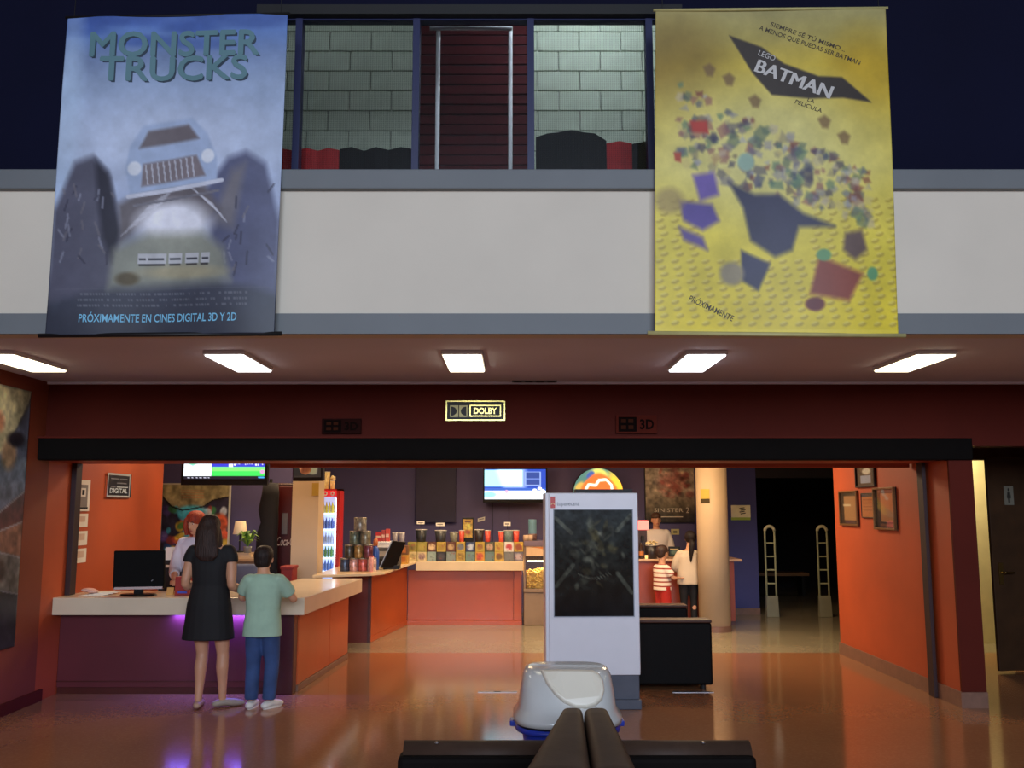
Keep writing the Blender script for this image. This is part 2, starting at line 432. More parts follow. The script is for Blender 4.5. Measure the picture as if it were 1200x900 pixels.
# roller shutter housing with its guide rails, a thing of the opening
sh = thing('roller_shutter', 'black roller shutter housing spanning the wide opening, with dark side rails', 'shutter', (0, 8.4, ZL))
z0, z1 = at(600, 539, 8.27).z, at(600, 512, 8.27).z
obj('housing', B(XL, 4.06, 8.27, YF+0.01, z0, z1), mat('matt_black_housing', (15, 12, 11), 0.8, spec=0.08), sh, bevel=0.012)
obj('housing_lip', B(XL, 4.06, 8.25, 8.30, z1-0.012, z1+0.004), M_maroon, sh)
M_rail = mat('dark_purple_rail', (44, 17, 21), 0.6, var=0.1)
obj('guide_rail', B(XR-0.055, XR-0.021, 8.72, 8.84, 0.0, ZL), M_rail, sh, bevel=0.004)
obj('guide_rail', B(XL+0.001, XL+0.05, 8.94, 9.06, 0.8805, ZL), M_rail, sh, bevel=0.004)
struct('trim_2', MB().box(XL, 4.06, YF+0.01, 9.05, z0+0.001, z1), mat('lintel_red', (150, 52, 34), 0.5, var=0.08))
struct('trim_3', MB().box(at(316,545,9.05).x, XR-0.03, 9.05, 9.12, z0-0.035, z1), M_orange)

# ------------------------------------------------------------------ balcony front
zb = lambda py: at(600, py, YB).z
struct('wall_balcony', B(-8, 9, YB, YB+0.17, ZC, zb(205)), M_cream)
struct('trim_4', B(-8, 9, YB-0.02, YB, ZC-0.004, zb(368)), M_grey)
struct('trim_5', B(-8, 9, YB-0.05, YB+0.42, zb(224), zb(201)), M_grey, bevel=0.008)
ZLEDGE = zb(201)
YW = YB + 0.30                                    # window plane
XW0, XW1 = at(300, 110, YW).x, at(800, 110, YW).x
ZW1 = at(600, 18, YW).z
struct('wall_upper', MB().box(-8, XW0, YW, YW+0.14, ZLEDGE-0.02, 7.5).box(XW1, 9, YW, YW+0.14, ZLEDGE-0.02, 7.5).box(XW0, XW1, YW, YW+0.14, ZW1, 7.5), M_navy)
struct('trim_6', MB().box(XW0, XW1, YW-0.06, YW, ZW1-0.02, ZW1+0.05), M_black)
def glass_mat():
    m = bpy.data.materials.new('perforated_film_glass'); m.use_nodes = True; nt = m.node_tree
    nt.nodes.remove(nt.nodes['Principled BSDF']); out = nt.nodes['Material Output']
    tr = nt.nodes.new('ShaderNodeBsdfTransparent'); gl = nt.nodes.new('ShaderNodeBsdfGlossy'); gl.inputs['Roughness'].default_value = 0.02
    df = nt.nodes.new('ShaderNodeBsdfDiffuse'); df.inputs['Color'].default_value = (0.015, 0.018, 0.018, 1)
    tc = nt.nodes.new('ShaderNodeTexCoord'); vo = nt.nodes.new('ShaderNodeTexVoronoi'); vo.inputs['Scale'].default_value = 70; vo.inputs['Randomness'].default_value = 0.0
    cp = nt.nodes.new('ShaderNodeMapRange'); cp.inputs['From Min'].default_value = 0.25; cp.inputs['From Max'].default_value = 0.5; cp.inputs['To Min'].default_value = 0.32; cp.inputs['To Max'].default_value = 0.10
    mx = nt.nodes.new('ShaderNodeMixShader'); m2 = nt.nodes.new('ShaderNodeMixShader'); m2.inputs[0].default_value = 0.04
    nt.links.new(tc.outputs['Object'], vo.inputs['Vector']); nt.links.new(vo.outputs['Distance'], cp.inputs['Value'])
    nt.links.new(cp.outputs['Result'], mx.inputs[0]); nt.links.new(tr.outputs[0], mx.inputs[1]); nt.links.new(df.outputs[0], mx.inputs[2])
    nt.links.new(mx.outputs[0], m2.inputs[1]); nt.links.new(gl.outputs[0], m2.inputs[2]); nt.links.new(m2.outputs[0], out.inputs['Surface'])
    return m
M_film = glass_mat()
def clear_mat():
    m = bpy.data.materials.new('clear_glass'); m.use_nodes = True; nt = m.node_tree
    nt.nodes.remove(nt.nodes['Principled BSDF']); out = nt.nodes['Material Output']
    tr = nt.nodes.new('ShaderNodeBsdfTransparent'); tr.inputs['Color'].default_value = (0.93, 0.95, 0.95, 1); gl = nt.nodes.new('ShaderNodeBsdfGlossy'); gl.inputs['Roughness'].default_value = 0.02
    mx = nt.nodes.new('ShaderNodeMixShader'); mx.inputs[0].default_value = 0.04
    nt.links.new(tr.outputs[0], mx.inputs[1]); nt.links.new(gl.outputs[0], mx.inputs[2]); nt.links.new(mx.outputs[0], out.inputs['Surface'])
    return m
M_clear = clear_mat()
xs = [XW0, at(348,110,YW).x, at(487,110,YW).x, at(622,110,YW).x, at(762,110,YW).x, XW1]
for i in range(5):
    a, b = xs[i], xs[i+1]; hw = 0.024
    w = MB().box(a-hw, a+hw, YW, YW+0.09, ZLEDGE-0.02, ZW1).box(a+hw, b-hw, YW+0.01, YW+0.08, ZLEDGE-0.02, ZLEDGE+0.015).box(a+hw, b-hw, YW+0.01, YW+0.08, ZW1-0.03, ZW1)
    wo = struct('window_%d' % (i+1), w, M_frameblue)
    obj('pane', B(a+hw, b-hw, YW+0.04, YW+0.048, ZLEDGE+0.015, ZW1-0.03), M_film if i != 2 else M_clear, wo)

# ------------------------------------------------------------------ corridor behind the upper windows
YU = 8.55; XU0, XU1 = -3.0, 2.4
M_block = mat('painted_concrete_block', (176, 186, 164), 0.75, var=0.08, scale=9, bump=0.25, bscale=140)
M_mortar = mat('pale_mortar', (205, 206, 196), 0.8, var=0.05)
wu = struct('wall_upper_back', B(XU0, XU1, YU+0.02, YU+0.16, 3.0, 6.6), M_mortar)
bme = None
dx0, dx1 = at(490,110,YU).x, at(618,110,YU).x
k = 0
for r in range(13):
    z = 4.05 + r*0.2
    for c in range(15):
        x = XU0 + 0.05 + c*0.4 - (0.2 if r % 2 else 0)
        if x+0.39 > XU1 or x < XU0: continue
        if x < dx1+0.02 and x+0.39 > dx0-0.02:       # cut blocks beside the rolling door
            for xa, xb in ((x, min(x+0.392, dx0-0.01)), (max(x, dx1+0.01), x+0.392)):
                if xb-xa > 0.03: obj('block', B(xa, xb, YU-0.012, YU+0.03, z, z+0.192), M_block, wu, bevel=0.004, seg=1)
            continue
        if bme is None:
            bo = obj('block', B(x, x+0.392, YU-0.012, YU+0.03, z, z+0.192), M_block, wu, bevel=0.004, seg=1); bme = (bo, x, z)
        else:
            o2 = bme[0].copy(); COL.objects.link(o2); o2.parent = wu; o2.location = (x-bme[1], 0, z-bme[2])
struct('ceiling_upper', B(XU0, XU1, YW+0.14, YU+0.16, 6.6, 6.7), M_ceil)
struct('floor_upper', B(XU0, XU1, YB+0.17, YU+0.16, ZC+0.15, ZC+0.25), M_grey)
struct('wall_upper_side_left', B(XU0-0.1, XU0, YW+0.14, YU+0.16, ZC+0.15, 6.7), M_navy)
struct('wall_upper_side_right', B(XU1, XU1+0.1, YW+0.14, YU+0.16, ZC+0.15, 6.7), M_navy)
# maroon rolling door in the middle bay, slat by slat
M_mar2 = mat('dark_maroon_slats', (62, 10, 14), 0.7, var=0.12, spec=0.1)
rd = thing('rolling_door', 'dark maroon slatted rolling door behind the middle upper window', 'door', ((dx0+dx1)/2, YU-0.05, 3.2))
z = 3.3
while z < 6.5:
    obj('slat', MB().prism([(dx0, YU-0.02, z), (dx0, YU-0.034, z+0.008), (dx0, YU-0.034, z+0.088), (dx0, YU-0.02, z+0.096)], (dx1-dx0, 0, 0)), M_mar2, rd); z += 0.1
obj('backing', B(dx0, dx1, YU-0.02, YU+0.015, 3.2, 6.55), M_dark, rd)
# white tubular frame in front of it
M_whitepaint = mat('white_paint', (222, 220, 220), 0.5, var=0.04)
pf = thing('pole_frame', 'thin white tubular frame standing in front of the maroon rolling door', 'frame', (at(555,190,7.4).x, 7.4, 3.2))
xa, xb2, zt = at(513,110,7.4).x, at(598,110,7.4).x, at(600,32,7.4).z
for x in (xa, xb2): obj('upright', MB().cyl((x, 7.4, ZC+0.25), (x, 7.4, zt), 0.018), M_whitepaint, pf, smooth=True)
obj('crossbar', MB().cyl((at(504,32,7.4).x, 7.38, zt-0.02), (at(600,32,7.4).x, 7.38, zt-0.02), 0.018), M_whitepaint, pf, smooth=True)
# cloths along the foot of the glass
M_redcloth = mat('red_cloth', (176, 34, 34), 0.8, var=0.15, scale=10)
M_blackcloth = mat('black_cloth', (9, 12, 11), 0.85, var=0.2, scale=10)
def sill_cloth(x0, x1, ys, m, label):
    Y = YW+0.22; n = len(ys); X = [at(x0+(x1-x0)*i/(n-1), 180, Y).x for i in range(n)]; Zt = [at(600, y, Y).z for y in ys]
    mb = MB()
    for i in range(n-1):
        wob = 0.012*(-1)**i
        mb.hexa([(X[i],Y+wob,ZLEDGE-0.4),(X[i+1],Y-wob,ZLEDGE-0.4),(X[i+1],Y-wob+0.02,ZLEDGE-0.4),(X[i],Y+wob+0.02,ZLEDGE-0.4)],
                [(X[i],Y+wob,Zt[i]),(X[i+1],Y-wob,Zt[i+1]),(X[i+1],Y-wob+0.02,Zt[i+1]),(X[i],Y+wob+0.02,Zt[i])])
    single('sill_cloth', mb, m, label, 'cloth')
sill_cloth(318, 346, [176,175,176], M_redcloth, 'red cloth behind the narrow upper pane beside the blue banner')
sill_cloth(347, 397, [175,174,176,174,175], M_redcloth, 'wide red cloth at foot of the left upper window')
sill_cloth(397.3, 484, [174,173,176,173,175,173,174], M_blackcloth, 'long black cloth next to red cloth in left upper window')
sill_cloth(628, 711, [160,157,154,153,154,157,164], M_blackcloth, 'humped black cloth at foot of the right upper window')
sill_cloth(711.3, 741, [167,166,167], M_redcloth, 'small red cloth at foot of the right upper window')
sill_cloth(741.3, 775, [168,166,168], M_blackcloth, 'small dark cloth at right end of the right upper window')
# fluorescent fitting that lights the corridor
def tube_light(x, w, label):
    t = thing('tube_light', label, 'light', (x, 7.5, 6.5))
    obj('housing', B(x-0.6, x+0.6, 7.44, 7.56, 6.54, 6.6), M_whitepaint, t)
    obj('tube', MB().cyl((x-0.55, 7.5, 6.51), (x+0.55, 7.5, 6.51), 0.018), mat('tube_glow_%d' % w, (230, 240, 255), 0.5, emit=(225, 240, 255), es=w), t, smooth=True)
tube_light(0.75, 170, 'fluorescent tube lighting the corridor behind the right upper window')
tube_light(-1.9, 24, 'dim fluorescent tube lighting the corridor behind the left upper window')

# ------------------------------------------------------------------ ceiling lights under the balcony
def glow(name, col, s): return mat(name, col, 0.5, emit=col, es=s)
LX = [-3.72, -2.07, -0.36, 1.40, 3.05]
tint = [(255, 244, 205), (250, 250, 245), (255, 246, 215), (250, 252, 255), (255, 244, 205)]
place = ['leftmost lit square ceiling light under the balcony, by the poster wall', 'lit ceiling light under the balcony between the blue banner and the double-D sign',
         'middle lit ceiling light under the balcony, above the gold cinema sound sign', 'lit ceiling light just below the yellow banner', 'rightmost lit ceiling light under the balcony']
yn, yf = atz(600, 420, ZC-0.06).y, atz(600, 439, ZC-0.06).y
for i, x in enumerate(LX):
    t = thing('ceiling_light', place[i], 'light', (x, (yn+yf)/2, ZC-0.07), group='ceiling lights under the balcony')
    obj('housing', B(x-0.15, x+0.15, yn, yf, ZC-0.03, ZC), M_whitepaint, t, bevel=0.006)
    obj('diffuser', B(x-0.138, x+0.138, yn+0.012, yf-0.012, ZC-0.042, ZC-0.028), glow('diffuser_%d' % i, tint[i], 5.0), t, bevel=0.006)
vt = thing('ceiling_vent', 'narrow slotted vent where the balcony ceiling meets the maroon wall', 'vent', (0.2, YF-0.1, ZC))
obj('vent_frame', B(at(600,446,YF).x, at(652,446,YF).x, YF-0.13, YF-0.04, ZC-0.008, ZC), M_grey, vt)
for i in range(4):
    x = at(602+i*13, 446, YF).x; obj('slot', B(x, x+0.07, YF-0.11, YF-0.06, ZC-0.010, ZC-0.007), M_dark, vt)

# interior lamps (set in the ceiling behind the lintel)
spots = [(-3.0, 10.3, 0.9, 'over the ticket desk by the orange wall'), (-0.6, 11.6, 1.1, 'over the open hall floor'), (2.5, 11.4, 1.7, 'beside the framed pictures'),
         (-0.9, 13.2, 1.2, 'in front of the snack counter boxes'), (1.3, 12.7, 0.9, 'in front of the café counter'), (2.3, 12.0, 0.8, 'towards the round pillar'), (-2.9, 12.0, 0.9, 'behind the ticket desk')]
for i, (x, y, p, wh) in enumerate(spots):
    t = thing('ceiling_panel', 'square warm ceiling panel lamp ' + wh, 'light', (x, y, ZC-0.03), group='warm lamps of the inner hall')
    obj('frame', MB().box(x-0.3, x+0.3, y-0.3, y+0.3, ZC-0.012, ZC), M_whitepaint, t)
    l = area('panel_lamp', (x, y, ZC-0.03), (x, y, 0), 0.5, 0.5, INNER_W*p, WARM)
lw = area('washroom_lamp', (5.4, 11.6, ZC-0.05), (5.4, 11.6, 0), 0.4, 0.4, 45, (1.0, 0.84, 0.5))
# door beyond the column
d1 = thing('brown_door', 'dark brown washroom door standing ajar beyond the right column', 'door', (5.05, 9.95, 0))
d1['kind'] = 'structure'; d1.name = 'door_1'
fa, fb = Vector((5.03, 9.98, 0)), Vector((5.92, 10.12, 0)); dd = (fb-fa).normalized(); nn = Vector((dd.y, -dd.x, 0))
def slab(a, b, z0, z1, t): return MB().hexa([a+Vector((0,0,z0)), b+Vector((0,0,z0)), b+nn*t*-1+Vector((0,0,z0)), a+nn*t*-1+Vector((0,0,z0))], [a+Vector((0,0,z1)), b+Vector((0,0,z1)), b+nn*t*-1+Vector((0,0,z1)), a+nn*t*-1+Vector((0,0,z1))])
_org[d1.name] = Vector((5.05, 9.95, 0))
M_doorw = mat('dark_brown_wood', (60, 38, 20), 0.6, spec=0.2, var=0.2, scale=5)
obj('leaf', slab(fa, fb, 0.02, 2.22, 0.04), M_doorw, d1, bevel=0.004)
h = fa + dd*0.09 + nn*0.012 + Vector((0,0,1.02)); hp = obj('handle_plate', slab(fa+dd*0.06+nn*0.01, fa+dd*0.11+nn*0.01, 0.90, 1.12, 0.012), mat('brass', (170, 140, 80), 0.3, metal=1), d1)
obj('handle', MB().tube([h, h+nn*0.045, h+nn*0.05+dd*0.03, h+nn*0.05+dd*0.11], [0.01]*4, 8), mat('brass', (170,140,80)), d1, smooth=True)
sa = fa+dd*0.18+nn*0.004; sq = Quad(sa+Vector((0,0,1.92)), sa+dd*0.11+Vector((0,0,1.92)), sa+Vector((0,0,1.72)), sa+dd*0.11+Vector((0,0,1.72))).face((0,0,1.7))
cv = Canvas(20, 32, (112, 106, 92)); cv.ell(0.5,0.2,0.12,0.08,(40,36,30)); cv.poly([(0.35,0.32),(0.65,0.32),(0.72,0.65),(0.6,0.65),(0.58,0.9),(0.42,0.9),(0.4,0.65),(0.28,0.65)],(40,36,30),0.03)
print_sheet('pictogram_plate', cv, sq, paint_mat('sign_print', 0.5), d1)
# ================================================================== banners and posters
M_print = paint_mat('banner_print', 0.42); M_poster = paint_mat('poster_print', 0.35)
def ink(name, c, rough=0.5): return mat('ink_' + name, c, rough, var=0.05)
def wavef(a, fu, fv, ph):
    return lambda U, V: a*np.sin(U*fu+ph)*(0.4+0.6*V) + a*0.5*np.sin(V*fv+U*3+ph)
YBN = YB - 0.09
def banner(label, c, cv, wave, rodm):
    q = Quad(*[at(px, py, YBN) for px, py in c], wave=wave).face((0, -50, 2))
    base = (Vector(q.c[2])+Vector(q.c[3]))/2
    t = thing('hanging_banner', label, 'banner', base)
    print_sheet('printed_cloth', cv, q, M_print, t, solid=0.003)
    for nm, v, e in (('bottom_rod', 1.0, 0.03), ('top_rod', 0.0, 0.01)):
        a, b = Vector(q.pts(-e, v)), Vector(q.pts(1+e, v))
        obj(nm, MB().cyl(a, b, 0.014 if v else 0.01), rodm, t, smooth=True)
    for u in (0.03, 0.97):
        p = Vector(q.pts(u, 0.0)); obj('cord', MB().cyl(p, p+Vector((0, 0.02, 0.55)), 0.003, n=6), M_black, t)
    return t, q
# ---- blue banner on the left: a cool sky, two dark rocky masses, a pale van, a glowing gap
cv = Canvas(200, 290, (160, 180, 210))
cv.vgrad([(0,(84,112,178)),(0.05,(104,136,196)),(0.13,(120,140,178)),(0.22,(158,176,206)),(0.45,(186,200,226)),(0.60,(176,188,216)),(0.8,(120,124,136)),(0.86,(70,74,88)),(1,(52,56,68))])
for k in range(14): cv.ell(random.random(), random.random()*0.10, 0.12, 0.018, (66,92,160), soft=0.9, op=0.5)
cv.ell(0.03, 0.35, 0.06, 0.4, (190,214,240), soft=1.0, op=0.6)
cv.ell(0.5, 0.4, 0.45, 0.12, (206,214,232), soft=1.0, op=0.5)
cv.poly([(0,0.62),(0.08,0.47),(0.16,0.45),(0.24,0.52),(0.30,0.70),(0.26,0.86),(0,0.9)], (92,92,108), 0.03)
cv.poly([(0.17,0.46),(0.23,0.50),(0.30,0.68),(0.27,0.78),(0.22,0.7),(0.19,0.58)], (44,44,58), 0.03)
cv.poly([(1,0.66),(0.93,0.48),(0.84,0.44),(0.76,0.46),(0.66,0.56),(0.68,0.64),(0.76,0.84),(1,0.88)], (94,98,126), 0.03)
cv.poly([(0.78,0.50),(0.84,0.48),(0.80,0.68),(0.70,0.66)], (134,128,126), 0.04, 0.7)
for k in range(40):
    x = random.choice([random.uniform(0.02,0.26), random.uniform(0.76,0.98)]); y = random.uniform(0.52,0.82)
    cv.line([(x,y),(x+random.uniform(-.03,.03),y+random.uniform(.01,.04))], 0.006, random.choice([(150,152,168),(58,58,74),(120,116,122)]), 0.6)
cv.poly([(0.28,0.60),(0.44,0.53),(0.66,0.54),(0.74,0.62),(0.66,0.66),(0.40,0.66),(0.30,0.72)], (106,100,104), 0.03)
for k in range(9):
    cv.line([(0.30+0.02*k,0.70-0.012*k),(0.42+0.012*k,0.60-0.006*k)], 0.004, (190,190,200), 0.5)
    cv.line([(0.60+0.012*k,0.55+0.006*k),(0.72+0.006*k,0.62+0.005*k)], 0.004, (205,205,215), 0.5)
cv.ell(0.53, 0.66, 0.16, 0.07, (238,238,246), soft=0.6)
cv.poly([(0.27,0.74),(0.42,0.69),(0.66,0.69),(0.76,0.74),(0.80,0.84),(0.26,0.86)], (150,152,136), 0.04, 0.9)
for x,w in ((0.46,0.045),(0.545,0.03),(0.62,0.03),(0.40,0.02),(0.68,0.02)):
    cv.rect(x-w, 0.752, x+w, 0.785, (196,196,200), 0.9); cv.rect(x-w*0.8, 0.765, x+w*0.8, 0.772, (70,72,80)); cv.rect(x-w*.9,0.785,x+w*.9,0.792,(50,50,54))
cv.ell(0.34, 0.83, 0.05, 0.02, (98,88,66), soft=0.6); cv.ell(0.58, 0.81, 0.18, 0.02, (176,164,130), soft=0.8, op=0.7)
# a generic pale delivery van seen from the front, tilted
def R(x, y, a=-0.16, cx=0.5, cy=0.47):
    X, Y_ = x-cx, (y-cy)*1.43; c, s = math.cos(a), math.sin(a); return (cx+X*c-Y_*s, cy+(X*s+Y_*c)/1.43)
cv.poly([R(0.33,0.40),R(0.40,0.34),R(0.62,0.34),R(0.68,0.40),R(0.71,0.48),R(0.70,0.55),R(0.31,0.55),R(0.30,0.47)], (168,184,212), 0.012)
cv.poly([R(0.37,0.41),R(0.42,0.36),R(0.60,0.36),R(0.64,0.41)], (112,104,108), 0.012)
cv.poly([R(0.38,0.46),R(0.62,0.46),R(0.65,0.53),R(0.36,0.53)], (128,118,122), 0.01)
for k in range(9): a_, b_ = R(0.39+0.026*k,0.465), R(0.39+0.026*k,0.525); cv.line([a_, b_], 0.004, (186,186,196))
for x in (0.34, 0.67): p = R(x,0.47); cv.ell(p[0], p[1], 0.03, 0.022, (226,230,238), soft=0.3)
cv.line([R(0.30,0.555),R(0.72,0.555)], 0.012, (206,208,220)); cv.line([R(0.32,0.585),R(0.70,0.585)], 0.007, (120,118,126))
cv.rect(0.03, 0.86, 0.97, 0.865, (110,112,124), 0.3)
for k in range(3):
    for j in range(60):
        x = 0.12+0.76*j/60; 
        if random.random() < 0.75: cv.rect(x, 0.874+0.017*k, x+0.008, 0.882+0.017*k, (116,118,128), 0.7)
cv.noise(0.05, 10, 3)
t, q1 = banner('large blue film banner reading MONSTER TRUCKS hanging at left', [(80,21),(337,16),(53,393),(322,391)], cv, wavef(0.016, 9, 5, 0.4), M_black)
M_teal = ink('teal', (92,130,138)); M_tdark = ink('dark_teal', (44,62,78)); M_sky = ink('sky', (126,196,228))
for i, (tx, y, w, h) in enumerate((('MONSTER', 0.093, 0.76, 0.078), ('TRUCKS', 0.172, 0.66, 0.075))):
    for k, (du, dv) in enumerate(((0.010, 0.007), (0.006, 0.004))): lettering(tx, q1, 0.497+du, y+dv, w, h, M_tdark, t, off=0.004+0.0005*k)
    for k, (du, dv) in enumerate(((-0.004, 0.0), (0.004, 0.0), (0.0, 0.003), (0.0, -0.003))): lettering(tx, q1, 0.497+du, y+dv, w, h, M_teal, t, off=0.006+0.0004*k)
lettering('PRÓXIMAMENTE EN CINES DIGITAL 3D Y 2D', q1, 0.49, 0.947, 0.69, 0.031, M_sky, t, bold=0.01)

# ---- yellow banner on the right: warm ground, soft crowd of coloured patches
cv = Canvas(210, 290, (214, 190, 60))
cv.vgrad([(0,(168,158,104)),(0.10,(176,160,84)),(0.18,(206,178,58)),(0.5,(222,206,104)),(0.75,(222,204,72)),(1,(232,208,50))])
cv.ell(0.08,0.16,0.2,0.14,(120,96,44),soft=1.0,op=0.6); cv.ell(0.9,0.2,0.14,0.12,(196,158,40),soft=1.0,op=0.6)
cv.ell(0.45,0.42,0.4,0.2,(214,210,150),soft=1.0,op=0.6)
for r in range(20):
    for c in range(16):                       # rows of raised dimples on the lower ground
        x = 0.02+c*0.064+0.01*r%0.03; y = 0.60+r*0.0205
        if y > 0.98 or (y < 0.78 and 0.2 < x < 0.62): continue
        cv.ell(x, y, 0.017, 0.0065, (176,154,66), rot=-0.3, soft=0.6, op=0.75); cv.ell(x-0.004, y-0.004, 0.013, 0.004, (240,224,110), rot=-0.3, soft=0.6, op=0.6)
rr = random.Random(5)
pal = [(84,80,96),(110,104,120),(60,56,84),(120,60,56),(92,110,92),(150,146,150),(98,84,74),(66,74,104),(170,170,180),(140,90,90),(88,120,100)]
for k in range(260):                          # a soft anonymous crowd of torn colour patches
    tpos = rr.random(); x = 0.10+0.80*tpos; y0 = 0.30+0.26*tpos
    y = y0 + rr.uniform(-0.07, 0.20)*(1-0.4*tpos); s_ = rr.uniform(0.016, 0.034)
    ph = rr.random()*6; nn_ = rr.choice((3,4,5,5)); sc = s_*rr.uniform(0.7,1.3)
    cv.poly([(x+sc*rr.uniform(0.5,1.1)*math.cos(ph+2*PI*j/nn_), y+0.72*sc*rr.uniform(0.5,1.1)*math.sin(ph+2*PI*j/nn_)) for j in range(nn_)], rr.choice(pal+[(190,176,150),(206,190,120),(150,140,110)]), 0.010, 0.62)
cv.poly([(0.16,0.52),(0.25,0.51),(0.27,0.58),(0.19,0.60)],(112,92,160),0.02); cv.poly([(0.10,0.60),(0.24,0.61),(0.27,0.66),(0.20,0.69),(0.12,0.66)],(96,80,148),0.02); cv.poly([(0.10,0.68),(0.20,0.71),(0.22,0.75),(0.12,0.72)],(100,84,140),0.02)
cv.ell(0.06, 0.60, 0.06, 0.04, (160,140,90), soft=0.6, op=0.8)
cv.poly([(0.31,0.54),(0.42,0.58),(0.52,0.58),(0.62,0.64),(0.75,0.68),(0.60,0.68),(0.57,0.75),(0.50,0.77),(0.40,0.72),(0.37,0.62)], (58,58,82), 0.02)
cv.poly([(0.36,0.75),(0.48,0.79),(0.43,0.87),(0.36,0.84)], (60,60,84), 0.015)
cv.ell(0.32,0.82,0.05,0.035,(150,138,110),soft=0.5); cv.ell(0.385,0.48,0.035,0.028,(150,176,156),soft=0.4)
cv.poly([(0.79,0.70),(0.86,0.69),(0.88,0.75),(0.83,0.78),(0.78,0.75)],(104,84,78),0.02); cv.poly([(0.68,0.77),(0.86,0.82),(0.80,0.90),(0.64,0.88)], (140,72,58), 0.02); cv.ell(0.70,0.765,0.03,0.018,(110,156,108),soft=0.4); cv.ell(0.90,0.82,0.022,0.02,(104,160,110),soft=0.4)
cv.ell(0.66,0.91,0.04,0.02,(108,52,52),soft=0.4)
for x,y in ((0.235,0.19),(0.32,0.22),(0.43,0.29),(0.72,0.36),(0.80,0.41)): cv.poly([(x-0.03,y-0.01),(x,y-0.022),(x+0.025,y-0.005),(x+0.012,y+0.02),(x-0.012,y+0.018)],(124,98,66),0.012,0.8)
cv.poly([(0.15,0.35),(0.22,0.35),(0.23,0.39),(0.16,0.385)],(176,66,56),0.012); cv.poly([(0.08,0.45),(0.11,0.45),(0.11,0.48),(0.085,0.475)],(180,80,60),0.01)
# swept dark title plate
cv.poly([(0.32,0.08),(0.46,0.118),(0.555,0.172),(0.70,0.215),(0.80,0.22),(0.92,0.30),(0.80,0.285),(0.66,0.285),(0.50,0.27),(0.42,0.20)], (62,54,48), 0.008)
cv.noise(0.05, 10, 8)
cv.rect(0,0.985,1,1,(236,214,70),0.8)
t, q2 = banner('large yellow film banner reading LEGO BATMAN hanging at right', [(768,13),(1038,9),(767,391),(1053,393)], cv, wavef(0.014, 7, 6, 2.2), mat('pale_rod', (190,180,120), 0.5))
M_dk = ink('umber', (66,54,36)); M_lt = ink('pale_grey', (196,192,186)); rot = 0.40
lettering('SIEMPRE SÉ TÚ MISMO...', q2, 0.66, 0.088, 0.34, 0.017, M_dk, t, rot=0.38, bold=0.006)
lettering('A MENOS QUE PUEDAS SER BATMAN', q2, 0.665, 0.117, 0.46, 0.017, M_dk, t, rot=0.38, bold=0.006)
lettering('LEGO', q2, 0.482, 0.146, 0.075, 0.017, M_lt, t, rot=rot)
for k, (du, dv) in enumerate(((-0.003, 0.0), (0.003, 0.001))): lettering('BATMAN', q2, 0.595+du, 0.222+dv, 0.34, 0.040, M_lt, t, rot=rot, off=0.004+0.0004*k)
lettering('LA', q2, 0.665, 0.292, 0.03, 0.011, M_dk, t, rot=rot, bold=0.006)
lettering('PELÍCULA', q2, 0.655, 0.308, 0.12, 0.016, M_dk, t, rot=rot, bold=0.006)
lettering('PRÓXIMAMENTE', q2, 0.235, 0.922, 0.20, 0.022, M_dk, t, rot=0.44, bold=0.006)

# ---- tall poster on the left wall (shards of portraits as soft panels)
xw = XL + 0.012
cs = [atx(-30,440,xw), atx(31,456,xw), atx(-52,800,xw), atx(18,757,xw)]
y0_, y1_ = atx(-30,600,xw).y, atx(27,600,xw).y; zt_, zb_ = atx(29,457,xw).z, atx(18,757,xw).z
q3 = Quad((xw,y0_,zt_),(xw,y1_,zt_),(xw,y0_,zb_),(xw,y1_,zb_)).face((5,5,1.7))
cv = Canvas(60, 180, (90,88,86))
cv.poly([(0,0),(1,0),(0.95,0.05),(0.5,0.25),(0,0.4)], (196,188,150), 0.02); cv.ell(0.35,0.14,0.1,0.04,(190,130,100),rot=-0.6,soft=0.8)
cv.poly([(1,0.05),(1,0.4),(0.5,0.48),(0,0.42),(0,0.33),(0.55,0.24)], (96,104,122), 0.02); cv.ell(0.6,0.26,0.16,0.06,(150,124,98),soft=0.5); cv.ell(0.74,0.2,0.2,0.03,(40,38,44),soft=0.6)
cv.poly([(0,0.42),(0.5,0.48),(1,0.4),(1,0.52),(0.4,0.56),(0,0.52)], (86,48,48), 0.02)
cv.poly([(0,0.52),(0.4,0.56),(1,0.52),(1,0.66),(0,0.6)], (132,92,72), 0.02)
cv.poly([(0,0.6),(1,0.66),(1,0.80),(0,0.74)], (110,106,100), 0.02); cv.ell(0.5,0.7,0.2,0.05,(70,60,56),soft=0.6)
cv.poly([(0,0.74),(1,0.80),(1,1),(0,1)], (38,38,46), 0.01)
for a_, b_ in (((0,0.42),(0.5,0.48)),((0.5,0.48),(1,0.4)),((0,0.6),(1,0.66)),((0,0.74),(1,0.8)),((0.4,0.56),(1,0.52))): cv.line([a_,b_],0.012,(150,150,156),0.7)
cv.noise(0.25, 8, 4)
t = thing('film_poster', 'tall collage film poster pasted on the left orange wall', 'poster', (xw, (y0_+y1_)/2, zb_))
print_sheet('poster_sheet', cv, q3, M_poster, t, solid=0.006)

